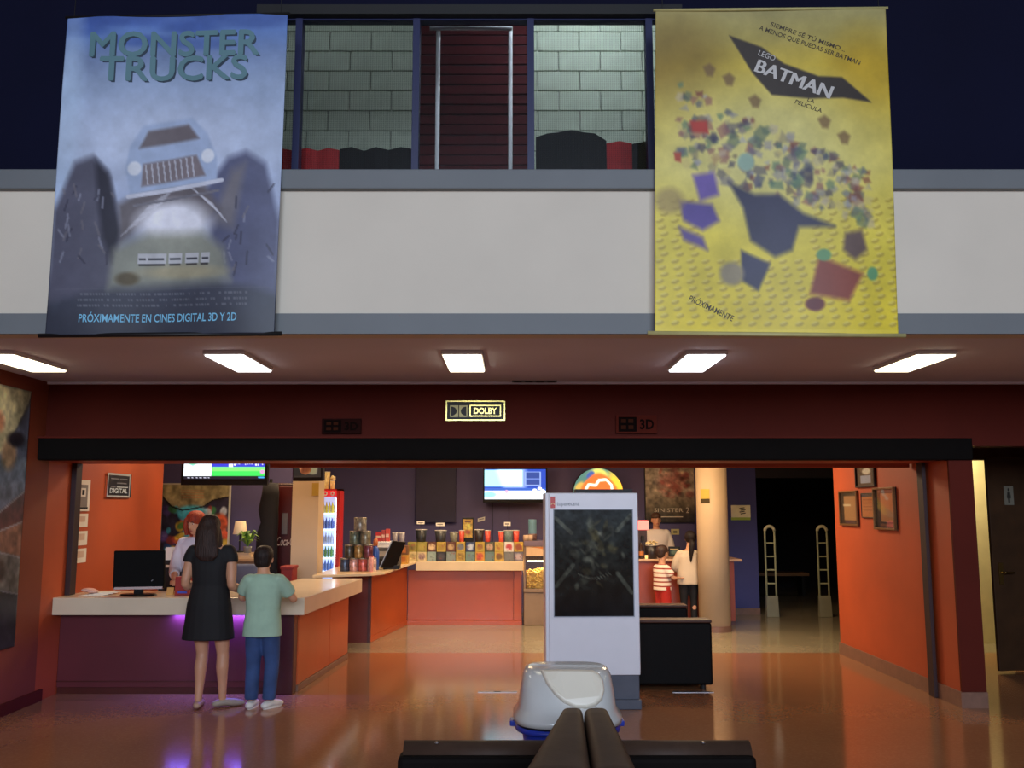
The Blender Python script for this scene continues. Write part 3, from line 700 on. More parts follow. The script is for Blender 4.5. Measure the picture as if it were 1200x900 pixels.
# ------------------------------------------------------------------ signs on the maroon fascia
M_gold = mat('gold_trim', (226, 206, 120), 0.25, metal=0.6, var=0.05); M_sblack = mat('gloss_black', (14, 11, 10), 0.4, spec=0.3, var=0.05)
YS = YF - 0.03
def fascia_sign(label, x0, y0, x1, y1, board):
    q = rquad(x0, y0, x1, y1, YS)
    t = thing('cinema_sign', label, 'sign', Vector(q.pts(0.5, 1.0)))
    obj('board', pbox(x0, y0, x1, y1, YS, 0.028), board, t, bevel=0.003)
    return t, q
def frame_on(q, t, u0, v0, u1, v1, w, m, name, d=0.006):
    wu, wv = w/q.w, w/q.h; mb = MB()
    for a, b, c, e in ((u0,v0,u1,v0+wv),(u0,v1-wv,u1,v1),(u0,v0+wv,u0+wu,v1-wv),(u1-wu,v0+wv,u1,v1-wv)):
        P = [Vector(q.pts(x, y, 0.0)) for x, y in ((a,b),(c,b),(c,e),(a,e))]
        mb.prism(P, Vector(q.n)*d)
    return obj(name, mb, m, t)
t, q = fascia_sign('black and gold DOLBY sign on the maroon wall above the opening', 522.5, 469.5, 592, 493, M_sblack)
frame_on(q, t, 0, 0, 1, 1, 0.011, M_gold, 'outer_frame'); frame_on(q, t, 0.40, 0.22, 0.93, 0.80, 0.010, M_gold, 'inner_frame')
lettering('DOLBY', q, 0.665, 0.51, 0.39, 0.32, M_gold, t, bold=0.03)
for sgn, u in ((1, 0.07), (-1, 0.225)):
    mb = MB(); mb.prism([Vector(q.pts(x, y, 0.002)) for x, y in ((u,0.24),(u+0.14,0.24),(u+0.14,0.82),(u,0.82))], Vector(q.n)*0.003)
    o = obj('logo_square', mb, mat('dull_gold', (170,160,110), 0.4, metal=0.4), t)
    fx = (u+0.02) if sgn == 1 else (u+0.12)
    arc = [(fx, 0.30)] + [(fx + sgn*0.095*math.cos(a), 0.53+0.23*math.sin(a)) for a in np.linspace(-PI/2, PI/2, 11)] + [(fx, 0.76)]
    shape(arc, q, M_sblack, t, 'logo_d', 0.0065)
for label, x0, y0, x1, y1, mm in (('dim dark 3D sign on the maroon wall left of the gold sign', 377, 490.5, 423, 508.5, (44,15,12)), ('dim reddish 3D sign on the maroon wall right of the gold sign', 722, 486.5, 770, 508, (92,34,24))):
    t, q = fascia_sign(label, x0, y0, x1, y1, mat('sign_'+str(x0), mm, 0.8, spec=0.1))
    mb = MB(); mb.prism([Vector(q.pts(x, y, 0.001)) for x, y in ((0.06,0.1),(0.5,0.1),(0.5,0.9),(0.06,0.9))], Vector(q.n)*0.003); obj('emblem_panel', mb, mat('matt_dark_letters',(24,14,12),0.9,spec=0.05), t)
    for k in range(2):
        for j in range(2):
            u, v = 0.12+0.18*k, 0.22+0.34*j; P = [Vector(q.pts(x, y, 0.004)) for x, y in ((u,v),(u+0.12,v),(u+0.12,v+0.2),(u,v+0.2))]
            obj('emblem_mark', MB().prism(P, Vector(q.n)*0.002), mat('sign_brown', (70,36,24), 0.9, spec=0.05), t)
    lettering('3D', q, 0.75, 0.5, 0.34, 0.55, mat('matt_dark_letters',(24,14,12),0.9,spec=0.05), t, bold=0.03)
# ================================================================== ticket desk
M_lam = mat('pale_cream_laminate', (214, 196, 170), 0.22, var=0.05, scale=3, spec=0.6)
M_dpanel = mat('maroon_desk_panel', (92, 36, 44), 0.35, var=0.12, scale=2)
M_opanel = mat('orange_red_desk_panel', (184, 84, 42), 0.28, var=0.08, scale=2)
M_post = mat('dark_red_post', (74, 26, 22), 0.35, var=0.12)
zT = 0.88
C = atz(357, 700.5, zT); D = atz(431.5, 674.5, zT); wI = 0.70
Dn = Vector((D.x, 11.05, zT)); YP = C.y + 0.17
top = MB().prism([Vector((XL, C.y, zT-0.155)), Vector((C.x, C.y, zT-0.155)), Vector((Dn.x, Dn.y, zT-0.155)), Vector((Dn.x-wI, Dn.y, zT-0.155)), Vector((C.x-wI, C.y+0.75, zT-0.155)), Vector((XL, C.y+0.75, zT-0.155))], (0,0,0.155))
single('counter_top', top, M_lam, 'L-shaped cream laminate worktop lying on the ticket desk', 'worktop', bevel=0.006)
tk = thing('ticket_desk', 'maroon and orange L-shaped ticket desk under the cream worktop', 'desk', (C.x-1.2, YP, 0))
bx = C.x - 0.12; ex = Dn.x - 0.13; zt = zT-0.155
obj('front_panel', B(XL+0.002, bx-0.16, YP, YP+0.05, 0.06, zt), M_dpanel, tk, bevel=0.003)
obj('plinth', B(XL+0.002, bx-0.16, YP+0.015, YP+0.05, 0, 0.06), M_post, tk)
obj('corner_post', B(bx-0.16, bx, YP-0.03, YP+0.12, 0, zt), M_post, tk, bevel=0.01)
def side(y0, y1, z0, z1, t=0.0, m=None, name='side_panel'):
    fx = lambda y: bx + (ex-bx)*(y-YP)/(11.0-YP) + t
    return obj(name, MB().hexa([(fx(y0)-0.04,y0,z0),(fx(y0),y0,z0),(fx(y1),y1,z0),(fx(y1)-0.04,y1,z0)],[(fx(y0)-0.04,y0,z1),(fx(y0),y0,z1),(fx(y1),y1,z1),(fx(y1)-0.04,y1,z1)]), m or M_opanel, tk, bevel=0.003)
yS = 10.15
side(YP+0.125, yS-0.006, 0.06, zt); side(yS+0.006, 10.95, 0.06, zt)
side(YP+0.125, 10.95, 0.0, 0.055, 0.008, M_stone, 'skirting'); side(yS-0.006, yS+0.006, 0.06, zt, -0.008, M_dark, 'seam')
obj('end_panel', B(ex-0.55, ex-0.045, 10.91, 10.95, 0, zt), M_dpanel, tk)
obj('trim_line', B(XL+0.002, bx-0.16, YP-0.006, YP, 0.11, 0.118), M_post, tk)
# violet strip lamp under the worktop edge
ls = thing('strip_lamp', 'short violet strip lamp under the worktop edge behind the woman', 'lamp', (at(250,725,C.y+0.08).x, C.y+0.08, zt-0.03))
xa, xb2 = at(196,725,C.y).x, at(318,725,C.y).x
obj('strip', B(xa, xb2, YP-0.04, YP-0.025, zt-0.012, zt), mat('violet_glow', (80,70,255), 0.5, emit=(70,60,255), es=3), ls)
area('strip_light', ((xa+xb2)/2, YP-0.035, zt-0.014), ((xa+xb2)/2, YP+0.02, 0.2), xb2-xa, 0.03, 18.0, (0.16, 0.13, 1.0))
# monitor seen from behind
mn = thing('desk_monitor', 'black computer monitor on the ticket desk, seen from behind', 'monitor', at(163,692,8.95)*1.0)
mo = mn.location.copy(); mo.z = zT; mn.location = mo; _org[mn.name] = Vector(mo)
a, b = at(129,668,8.86), at(193,668,8.96); zt1, zb1 = at(160,645.5,8.9).z, at(160,690,8.9).z
obj('screen_case', MB().hexa([(a.x+0.03,a.y,zb1),(b.x,b.y,zb1),(b.x,b.y+0.05,zb1),(a.x+0.03,a.y+0.05,zb1)],[(a.x,a.y+0.06,zt1),(b.x-0.03,b.y+0.06,zt1),(b.x-0.03,b.y+0.09,zt1),(a.x,a.y+0.09,zt1)]), mat('matt_black_case',(8,7,7),0.7,spec=0.1), mn, bevel=0.01)
obj('lower_bezel', MB().hexa([(a.x+0.05,a.y-0.012,zb1-0.004),(b.x-0.01,b.y-0.012,zb1-0.004),(b.x-0.01,b.y+0.03,zb1-0.004),(a.x+0.05,a.y+0.03,zb1-0.004)],[(a.x+0.05,a.y-0.01,zb1+0.018),(b.x-0.01,b.y-0.01,zb1+0.018),(b.x-0.01,b.y+0.03,zb1+0.018),(a.x+0.05,a.y+0.03,zb1+0.018)]), mat('orange_reflection_gloss', (120,60,34), 0.2), mn)  # brown strip paints the orange reflection along the bottom edge
obj('stand_foot', MB().rings([((a.x+b.x)/2, a.y+0.10, zT, 0.17, 0.10), ((a.x+b.x)/2, a.y+0.10, zT+0.015, 0.16, 0.09)]), M_sblack, mn)
obj('stand_neck', B((a.x+b.x)/2-0.04, (a.x+b.x)/2+0.04, a.y+0.09, a.y+0.12, zT+0.012, zT+0.2), M_sblack, mn)
lettering('<', Quad((b.x-0.14,b.y+0.0,zb1+0.09),(b.x-0.09,b.y+0.0,zb1+0.09),(b.x-0.14,b.y-0.005,zb1+0.02),(b.x-0.09,b.y-0.005,zb1+0.02)).face((0,0,1)), 0.5,0.5,0.6,0.8, mat('grey_mark',(110,110,116)), mn, off=0.012, name='maker_mark')
# papers and small things on the desk
M_paper = mat('white_paper', (226, 220, 208), 0.7, var=0.04); M_pink = mat('pink_paper', (224, 176, 160), 0.7, var=0.05)
pp = MB()
for k in range(5):
    a = at(92+k*6, 694, 8.85+0.03*k); w = 0.15
    ang = 0.2*k; c, s = math.cos(ang), math.sin(ang); z = zT + 0.002 + 0.004*k
    pp.hexa([(a.x+c*dx-s*dy, a.y+s*dx+c*dy, z) for dx, dy in ((0,0),(w*1.4,0),(w*1.4,w),(0,w))], [(a.x+c*dx-s*dy, a.y+s*dx+c*dy, z+0.004) for dx, dy in ((0,0),(w*1.4,0),(w*1.4,w),(0,w))])
single('paper_pile', pp, M_paper, 'loose pile of white papers left of the black monitor', 'papers')
a = at(104, 690, 9.0)
single('crumpled_wrap', MB().ell((a.x, 9.0, zT+0.045), (0.07, 0.05, 0.02)).ell((a.x+0.05, 8.98, zT+0.035), (0.05, 0.05, 0.018)), M_pink, 'crumpled pink paper on the pile beside the monitor', 'paper')
rb = thing('card_holder', 'red box on the ticket desk left of the woman', 'box', at(213,692,8.95))
x0, x1 = at(205,685,8.95).x, at(222,685,8.95).x
obj('box_body', B(x0, x1, 8.95, 9.05, zT, at(600,676,8.95).z), mat('red_card', (150,34,28), 0.5), rb, bevel=0.004)
obj('blue_label', B(x0+0.03, x1-0.02, 8.945, 8.95, zT+0.02, zT+0.04), mat('blue_print', (70,80,190), 0.5), rb)
rb.location.z = rb.location.z
single('price_card', MB().hexa([(at(195,688,8.98).x,8.98,zT),(at(203,688,8.98).x,8.98,zT),(at(203,688,8.98).x,9.03,zT),(at(195,688,8.98).x,9.03,zT)],[(at(195,688,8.98).x,9.0,zT+0.07),(at(203,688,8.98).x,9.0,zT+0.07),(at(203,688,8.98).x,9.005,zT+0.07),(at(195,688,8.98).x,9.005,zT+0.07)]), mat('amber_card', (206,150,80), 0.6), 'small amber card beside the red box on the desk', 'card')
tr = at(287, 692, 8.85)
single('receipt_pad', MB().box(tr.x-0.05, tr.x+0.09, 8.82, 8.92, zT, zT+0.02).box(tr.x-0.02, tr.x+0.05, 8.83, 8.90, zT+0.02, zT+0.03), M_paper, 'small receipt pad under the hands of woman and boy', 'pad')
# notices on the orange booth wall
xs_ = XL + 0.004
def wall_sheet(x0, y0, x1, y1, X):
    ya, yb = atx(x0,(y0+y1)/2,X).y, atx(x1,(y0+y1)/2,X).y; xm = (x0+x1)/2; zt, zb_ = atx(xm,y0,X).z, atx(xm,y1,X).z
    return Quad((X,ya,zt),(X,yb,zt),(X,ya,zb_),(X,yb,zb_)).face((0, ya-1, 1.7))
def wall_panel_mb(x0, y0, x1, y1, X, th):
    ya, yb = atx(x0,(y0+y1)/2,X).y, atx(x1,(y0+y1)/2,X).y; xm = (x0+x1)/2; zt, zb_ = atx(xm,y0,X).z, atx(xm,y1,X).z
    return B(min(X, X+th), max(X, X+th), min(ya,yb), max(ya,yb), zb_, zt)
t = thing('wall_notice', 'tall grey framed notice, topmost of the papers on the booth wall', 'notice', atx(97,598,XL))
obj('board', wall_panel_mb(91.5,562.5,104,599,XL,0.012), M_paper, t); obj('picture', wall_panel_mb(93,568,102.5,594,XL+0.012,0.002), mat('grey_print',(128,120,116)), t)
obj('photo', wall_panel_mb(95,572,100.5,582,XL+0.014,0.002), M_paper, t); obj('photo_dark', wall_panel_mb(96.3,574,99.2,580,XL+0.016,0.001), M_dark, t); obj('caption', wall_panel_mb(93,594.2,102.5,596.5,XL+0.012,0.002), M_dark, t)
for x0,y0,x1,y1,lb in ((90,602,102.5,617.5,'upper white paper sheet pinned below the grey notice'),(88.7,622.5,101.8,639,'middle white paper sheet pinned on the booth wall'),(87.5,643,100.5,659.5,'lowest white paper sheet pinned just above the desk')):
    t = thing('paper_sheet', lb, 'notice', atx((x0+x1)/2,y1,XL), group='paper sheets on the booth wall')
    obj('sheet', wall_panel_mb(x0,y0,x1,y1,XL,0.004), M_paper, t); obj('print_lines', wall_panel_mb(x0+2,y0+3,x1-2.5,y1-6,XL+0.004,0.001), mat('pale_print',(206,178,160)), t)
t = thing('digital_sign', 'square dark DIGITAL sign high on the orange booth wall', 'sign', atx(138,583,XL))
obj('board', wall_panel_mb(125.5,555,152,583,XL,0.02), mat('dark_navy_board',(24,30,44),0.35), t, bevel=0.003)
q = wall_sheet(125.5,555,152,583,XL+0.021)
frame_on(q, t, 0,0,1,1, 0.02, mat('silver_edge',(170,176,186),0.4), 'edge_frame', 0.004)
lettering('DIGITAL', q, 0.5, 0.72, 0.78, 0.2, mat('pale_blue_letters',(190,210,230),0.5), t, bold=0.02)
for u0,u1,v0 in ((0.14,0.48,0.20),(0.54,0.86,0.20),(0.40,0.84,0.38),(0.14,0.36,0.54)): obj('small_print', MB().prism([Vector(q.pts(x,y,0.001)) for x,y in ((u0,v0),(u1,v0),(u1,v0+0.05),(u0,v0+0.05))], Vector(q.n)*0.002), mat('grey_mark2',(96,102,116)), t)
obj('rule', MB().prism([Vector(q.pts(x,y,0.001)) for x,y in ((0.42,0.55),(0.92,0.55),(0.92,0.58),(0.42,0.58))], Vector(q.n)*0.002), mat('pale_blue_letters',(190,210,230)), t)

# ------------------------------------------------------------------ things behind the ticket desk
def tv(label, x0, x1, yb, Y, hfac, cv, es, tilt=0.0, bez=0.02, yaw=0.0):
    a, b = at(x0, yb, Y), at(x1, yb, Y); w = (b-a).x; h = w*hfac; zb_ = at(600, yb, Y).z
    up = Vector((0, -math.sin(tilt), math.cos(tilt))); rt = Vector((math.cos(yaw), math.sin(yaw), 0)); o = Vector((a.x, Y, zb_)); nb = rt.cross(up)*-1
    t = thing('hanging_screen', label, 'screen', o + rt*w/2)
    P = [o, o+rt*w, o+rt*w+up*h, o+up*h]
    obj('case', MB().prism(P, nb*0.07), M_sblack, t, bevel=0.006)
    fr = nb*-0.002
    q = Quad(o+rt*bez+up*(h-bez)+fr, o+rt*(w-bez)+up*(h-bez)+fr, o+rt*bez+up*(bez*2.2)+fr, o+rt*(w-bez)+up*(bez*2.2)+fr).face((0,0,1))
    print_sheet('screen', cv, q, paint_mat('screen_glow_%g' % es, 0.3, es=es), t)
    c = o+rt*w/2+up*h*0.8
    obj('bracket', MB().cyl(c+nb*0.1, Vector((c.x, c.y+0.1, ZC)), 0.02), M_black, t)
    obj('bracket_plate', B(c.x-0.1, c.x+0.1, c.y+0.065, c.y+0.12, c.z-0.1, c.z+0.1), M_black, t)
    return t, q
cv = Canvas(96, 60, (30,30,60)); cv.rect(0,0,1,0.5,(40,60,160)); cv.rect(0,0.3,0.34,0.92,(236,244,250)); cv.poly([(0.05,0.62),(0.16,0.62),(0.11,0.68)],(120,200,170),0.01)
cv.rect(0.34,0.5,1,0.71,(46,56,190)); cv.rect(0.35,0.71,1,0.93,(56,206,84)); cv.rect(0.35,0.71,1,0.80,(120,226,110)); cv.rect(0,0.93,1,1,(16,16,30)); cv.rect(0.55,0.5,0.6,0.7,(220,226,255))
for k in range(14): x = 0.62+0.026*k; cv.rect(x,0.60,x+0.016,0.60+0.05*random.random()+0.02,(230,232,255))
for k in range(6): cv.rect(0.05+0.05*k,0.95,0.075+0.05*k,0.97,(200,200,220))
cv.rect(0.92,0.94,0.99,0.975,(60,160,230)); cv.ell(0.97,0.82,0.03,0.05,(200,140,190))
tv('wide television with green and blue picture hanging over the ticket desk', 211.5, 313, 568.5, 10.4, 0.57, cv, 1.6, bez=0.03)
cv = Canvas(50, 34, (60,54,50)); cv.poly([(0.3,0.2),(0.9,0.1),(0.85,0.8),(0.4,0.75)],(170,160,140),0.05); cv.rect(0,0,0.3,0.9,(30,34,40)); cv.ell(0.7,0.5,0.15,0.3,(190,176,130),soft=0.5)
tv('small television tilted above the beige pillar next to the drinks fridge', 343, 381, 564, 10.9, 0.62, cv, 0.5, tilt=0.12, yaw=-0.25)
a = at(358, 549, 10.2)
dm = thing('dome_camera', 'pale pink dome lamp hanging just below the lintel', 'lamp', (a.x, 10.2, at(600,555,10.2).z)); r = 0.065
obj('dome', MB().lathe((a.x,10.2,at(600,549,10.2).z), [(0.01,-r),(r*0.6,-r*0.85),(r*0.95,-r*0.4),(r,0),(r,0.04)], 18), mat('pale_pink_dome',(220,170,140),0.4), dm, smooth=True)
obj('stem', MB().cyl((a.x,10.2,at(600,549,10.2).z), (a.x,10.2,ZC), 0.02), M_black, dm)
# wall section, display board, vending machine, pillar
struct('wall_booth_back', B(-8, at(341,600,13.2).x, 13.2, 13.35, 0, ZC), M_purple)
q = rquad(188, 568, 266, 712, 12.95)
cv = Canvas(90, 150, (70,60,80)); cv.vgrad([(0,(156,146,110)),(0.16,(150,138,108)),(0.2,(120,110,100)),(1,(40,42,64))])
cv.poly([(0,0.10),(0.14,0.18),(0.30,0.21),(0.45,0.20),(0.62,0.18),(0.75,0.13),(1,0.10),(1,0.7),(0,0.7)],(46,44,62),0.01)
rr = random.Random(11); cols = [(64,160,190),(200,80,50),(220,180,60),(60,120,70),(40,60,120),(150,60,60),(190,200,210),(90,70,140),(220,110,50)]
for k in range(70):
    x = rr.random(); y = 0.2+rr.random()*0.42; cv.ell(x, y, rr.uniform(0.03,0.09), rr.uniform(0.02,0.05), rr.choice(cols), rot=rr.random()*3, soft=0.4, op=0.8)
cv.ell(0.45,0.22,0.2,0.05,(80,180,206),soft=0.5); cv.ell(0.88,0.32,0.12,0.08,(214,96,60),soft=0.4); cv.line([(0,0.10),(0.14,0.18),(0.30,0.21),(0.45,0.20),(0.62,0.18),(0.75,0.13),(1,0.10)],0.012,(26,22,26))
for k in range(4): cv.line([(0.28,0.05+0.02*k),(0.62,0.05+0.02*k)],0.006,(190,100,70),0.8)
cv.noise(0.2,12,5)
t = thing('display_board', 'big colourful cardboard display behind the ticket seller', 'display', Vector(q.pts(0.5,1.0))*1.0); t.location.z = 0; _org[t.name] = Vector(t.location)
pz = Vector(q.pts(0,0)).z
obj('board', B(Vector(q.pts(0,0)).x-0.02, Vector(q.pts(1,0)).x+0.02, 12.955, 12.985, 0.15, pz+0.02), mat('pale_board_edge',(190,186,176)), t); print_sheet('picture', cv, q, M_poster, t)
for s in (0.1, 0.9): p = Vector(q.pts(s,1)); obj('prop_foot', MB().hexa([(p.x-0.03,12.8,0),(p.x+0.03,12.8,0),(p.x+0.03,13.15,0),(p.x-0.03,13.15,0)],[(p.x-0.03,12.95,0.2),(p.x+0.03,12.95,0.2),(p.x+0.03,12.99,0.2),(p.x-0.03,12.99,0.2)]), M_black, t)
vm = thing('vending_machine', 'dark red vending machine with white script left of the beige pillar', 'vending machine', (at(338,640,12.3).x, 12.6, 0))
x0, x1 = at(321,640,12.3).x, at(352,640,12.3).x; M_vr = mat('dark_red_enamel',(40,10,11),0.4,var=0.1)
obj('cabinet', B(x0, x1, 12.3, 12.95, 0.06, at(600,566,12.3).z), M_vr, vm, bevel=0.02); obj('door_panel', B(x0+0.03, x1-0.03, 12.285, 12.3, 0.2, at(600,570,12.3).z), mat('deep_red_panel',(62,14,14),0.3), vm, bevel=0.008)
obj('foot', B(x0+0.05, x1-0.05, 12.35, 12.9, 0, 0.06), M_black, vm); obj('coin_panel', B(x0+0.10, x0+0.17, 12.275, 12.285, 1.35, 1.62), mat('dull_panel',(90,84,88),0.4), vm)
q = Quad((x0+0.02,12.284,1.34),(x1,12.284,1.34),(x0+0.02,12.284,1.18),(x1,12.284,1.18)).face((0,0,1)); lettering('Coca-Cola', q, 0.52, 0.5, 0.9, 0.7, mat('cream_script',(190,170,160),0.4), vm, shear=0.3)
# black draped cloth
pts = [(309,566,326,566),(307,580,327,580),(303,598,326,598),(306,612,326,612),(301,626,325,626),(300,650,325,650),(299,700,326,700)]
rings = []
for (xa_, ya_, xb_, yb_) in pts:
    A, Bp = at(xa_,ya_,12.0), at(xb_,yb_,12.0); m_ = (A+Bp)/2; r = (Bp.x-A.x)/2; rings.append((m_.x, 12.0, A.z, r, 0.10))
hc = thing('draped_cloth', 'black cloth draped on a tall stand beside the red vending machine', 'cloth', (rings[-1][0], 12.0, 0))
obj('cloth', MB().rings(list(reversed(rings)), 18), mat('black_drape',(20,18,24),0.9,var=0.2), hc, smooth=True); obj('stand_pole', MB().cyl((rings[0][0],12.0,0.0),(rings[0][0],12.0,rings[0][2]+0.05),0.02), M_black, hc); obj('stand_foot', MB().lathe((rings[0][0],12.0,0),[(0.2,0),(0.2,0.02),(0.03,0.04)],16), M_black, hc)
M_beige = mat('beige_plaster',(196,170,138),0.6,var=0.06,scale=2)
x0, x1 = at(341.5,620,11.9).x, at(372.5,620,11.9).x
struct('wall_pillar_square', B(x0, x1, 11.9, 12.25, 0, ZC), M_beige)
single('pillar_sign', MB().box(at(365.5,573,11.88).x, x1, 11.885, 11.9, at(600,581,11.88).z, at(600,566,11.88).z), mat('mustard_sign',(176,140,40),0.5), 'small mustard sign high on the beige square pillar', 'sign')
# desk lamp, plant, low cabinet, chair, crate
cb = thing('low_cabinet', 'low wooden cabinet with papers on it behind the ticket desk', 'cabinet', (at(284,680,11.2).x, 11.4, 0))
x0, x1 = at(262,660,11.2).x, at(301,660,11.2).x; zc_ = at(600,655,11.2).z
obj('body', B(x0, x1, 11.2, 11.6, 0, zc_-0.03), mat('brown_wood',(140,98,64),0.5,var=0.15), cb); obj('top', B(x0-0.02, x1+0.02, 11.18, 11.62, zc_-0.03, zc_), mat('light_wood',(190,150,104),0.4,var=0.12), cb, bevel=0.004); obj('door', B(x0+0.02, x1-0.02, 11.185, 11.2, 0.08, zc_-0.06), mat('brown_wood',(140,98,64)), cb)
for k in range(3): single('document_stack', B(x0+0.03+0.02*k, x1-0.05-0.03*k, 11.22+0.01*k, 11.5, zc_+0.022*k+0.0005, zc_+0.022*(k+1)), mat('tan_paper_%d'%k,(206-14*k,176-10*k,130),0.7), ('lowest','middle','topmost')[k]+' flat stack of documents on the low cabinet', 'documents', 'document stacks')
zc2 = zc_ + 0.066
lp = thing('desk_lamp', 'small desk lamp with off-white shade by the plant', 'lamp', (at(278,626,11.3).x, 11.42, zc2)); lx = at(278,626,11.3).x
obj('shade', MB().lathe((lx,11.42,at(600,626,11.42).z),[(0.085,0),(0.06,0.155),(0.055,0.155),(0.08,0)],20,cap=False), mat('off_white_shade',(226,206,170),0.7), lp, smooth=True); obj('stem', MB().cyl((lx,11.42,zc2),(lx,11.42,at(600,618,11.42).z),0.01), M_black, lp); obj('base', MB().lathe((lx,11.42,zc2),[(0.06,0),(0.06,0.012),(0.015,0.02)],18), M_black, lp)
pl = thing('potted_plant', 'small leafy green plant in a glass pot beside the desk lamp', 'plant', (at(290,648,11.3).x, 11.3, zc2)); px_ = at(290,648,11.3).x
obj('pot', MB().lathe((px_,11.3,zc2),[(0.04,0),(0.05,0.06),(0.052,0.075)],16), mat('grey_glass_pot',(130,130,124),0.15), pl, smooth=True)
rr = random.Random(3)
for k in range(26):
    a_ = rr.random()*2*PI; L = rr.uniform(0.07,0.16); h_ = rr.uniform(0.08,0.2); d_ = Vector((math.cos(a_),math.sin(a_),0)); s_ = Vector((-d_.y,d_.x,0))*0.022; o_ = Vector((px_,11.3,zc2+0.07)); m_ = o_+d_*L*0.6+Vector((0,0,h_)); e_ = o_+d_*L+Vector((0,0,h_*0.75))
    obj('leaf', MB().add([o_, m_+s_, e_, m_-s_, m_+Vector((0,0,-0.004))],[(0,1,2,3),(0,3,4),(3,2,4),(2,1,4),(1,0,4)]), mat('leaf_green_%d'%(k%3),[(96,140,40),(120,160,50),(70,110,40)][k%3],0.5), pl)
ch = thing('office_chair', 'grey-blue office chair behind the ticket desk', 'chair', (at(284,690,10.5).x, 10.5, 0)); cx_ = at(284,690,10.5).x; M_chair = mat('grey_blue_fabric',(92,98,124),0.8,var=0.1)
zt_ = at(600,661,10.4).z
obj('backrest', MB().rings([(cx_,10.4,0.55,0.18,0.04),(cx_,10.4,0.75,0.20,0.04),(cx_,10.4,zt_-0.03,0.19,0.04),(cx_,10.4,zt_,0.15,0.03)],24,3.5), M_chair, ch, smooth=True); obj('seat', MB().rings([(cx_,10.65,0.43,0.20,0.20),(cx_,10.65,0.46,0.23,0.23),(cx_,10.65,0.5,0.22,0.22)],24,3), M_chair, ch, smooth=True)
obj('gas_column', MB().cyl((cx_,10.65,0.08),(cx_,10.65,0.44),0.03), M_black, ch); obj('back_bar', MB().tube([(cx_,10.65,0.44),(cx_,10.46,0.44),(cx_,10.42,0.6)],[0.02]*3,8), M_black, ch)
for k in range(5): a_ = 2*PI*k/5; obj('foot', MB().cyl((cx_,10.65,0.09),(cx_+0.24*math.cos(a_),10.65+0.24*math.sin(a_),0.03),0.02,0.015), M_black, ch)
a = at(336,672,11.3); cr = thing('red_crate', 'red crate behind the ticket desk beside the beige pillar', 'crate', (a.x, 11.35, 0))
obj('crate_body', B(a.x-0.06, a.x+0.08, 11.25, 11.5, 0.0, at(600,664,11.25).z), mat('red_plastic',(140,30,22),0.5), cr, bevel=0.01); obj('rim', B(a.x-0.07, a.x+0.09, 11.24, 11.51, at(600,667,11.25).z, at(600,664,11.25).z+0.005), mat('red_plastic',(190,44,30)), cr, bevel=0.006)
# back desk with brochures
x0, x1 = at(186,665,10.6).x, at(226,665,10.6).x; zz = at(600,662,10.6).z
bd = thing('side_desk', 'dark side desk with pale top next to the orange wall', 'desk', ((x0+x1)/2, 10.8, 0)); obj('body', B(x0, x1, 10.62, 11.0, 0, zz-0.03), M_black, bd); obj('top', B(x0, x1, 10.6, 11.02, zz-0.03, zz), M_lam, bd, bevel=0.004)
bh = thing('brochure_holder', 'white brochures leaning in a dark holder on the side desk', 'brochures', (at(199,660,10.65).x, 10.7, zz))
for k in range(3):
    xx = at(191+k*4.5,650,10.65).x; obj('brochure', MB().hexa([(xx,10.66+0.02*k,zz+0.01),(xx+0.085,10.66+0.02*k,zz+0.01),(xx+0.085,10.665+0.02*k,zz+0.01),(xx,10.665+0.02*k,zz+0.01)],[(xx,10.72+0.02*k,zz+0.19),(xx+0.085,10.72+0.02*k,zz+0.19),(xx+0.085,10.725+0.02*k,zz+0.19),(xx,10.725+0.02*k,zz+0.19)]), M_paper, bh)
xx = at(191,650,10.65).x; obj('holder', MB().box(xx-0.01, xx+0.19, 10.63, 10.65, zz, zz+0.05).box(xx-0.01, xx+0.19, 10.63, 10.78, zz, zz+0.008), M_black, bh)
# ================================================================== snack counter
zS = 0.915
M_lamS = mat('warm_cream_laminate', (226, 200, 158), 0.25, var=0.05, scale=3)
NA = atz(446.5, 672.5, zS); FB = Vector((at(487,655,13.8).x, 13.8, zS)); BR = at(613,655,13.8).x
XI = at(371, 672, NA.y).x
tp = MB().prism([Vector((XI,11.06,zS-0.03)), Vector((NA.x-0.13,NA.y+0.06,zS-0.03)), Vector((NA.x,NA.y+0.3,zS-0.03)), Vector((FB.x,FB.y-0.01,zS-0.03)), Vector((FB.x,14.4,zS-0.03)), Vector((XI,14.4,zS-0.03))], (0,0,0.03))
single('counter_top', tp, M_lamS, 'thin cream worktop of the side snack counter under the tins', 'worktop', bevel=0.004)
single('counter_top', B(FB.x+0.002, BR, 13.8, 14.4, zS-0.13, zS), M_lamS, 'thick cream worktop of the back snack counter under the boxes', 'worktop', bevel=0.006)
n0, n1 = atz(433, 753, 0), atz(481, 730.5, 0)
sc_ = thing('snack_counter', 'orange-red side snack counter running back from the ticket desk', 'counter', ((n0.x+n1.x)/2-0.2, 12.6, 0))
yE = 13.97
def sidep(y0, y1, z0, z1, t=0.0):
    fx = lambda y: n0.x + (n1.x-n0.x)*(y-n0.y)/(n1.y-n0.y) + t
    return MB().hexa([(fx(y0)-0.04,y0,z0),(fx(y0),y0,z0),(fx(y1),y1,z0),(fx(y1)-0.04,y1,z0)],[(fx(y0)-0.04,y0,z1),(fx(y0),y0,z1),(fx(y1),y1,z1),(fx(y1)-0.04,y1,z1)])
obj('side_panel', sidep(n0.y, yE-0.02, 0.07, zS-0.03), M_opanel, sc_, bevel=0.003); obj('skirting', sidep(n0.y, yE-0.02, 0, 0.07, 0.01), M_opanel, sc_, bevel=0.003)
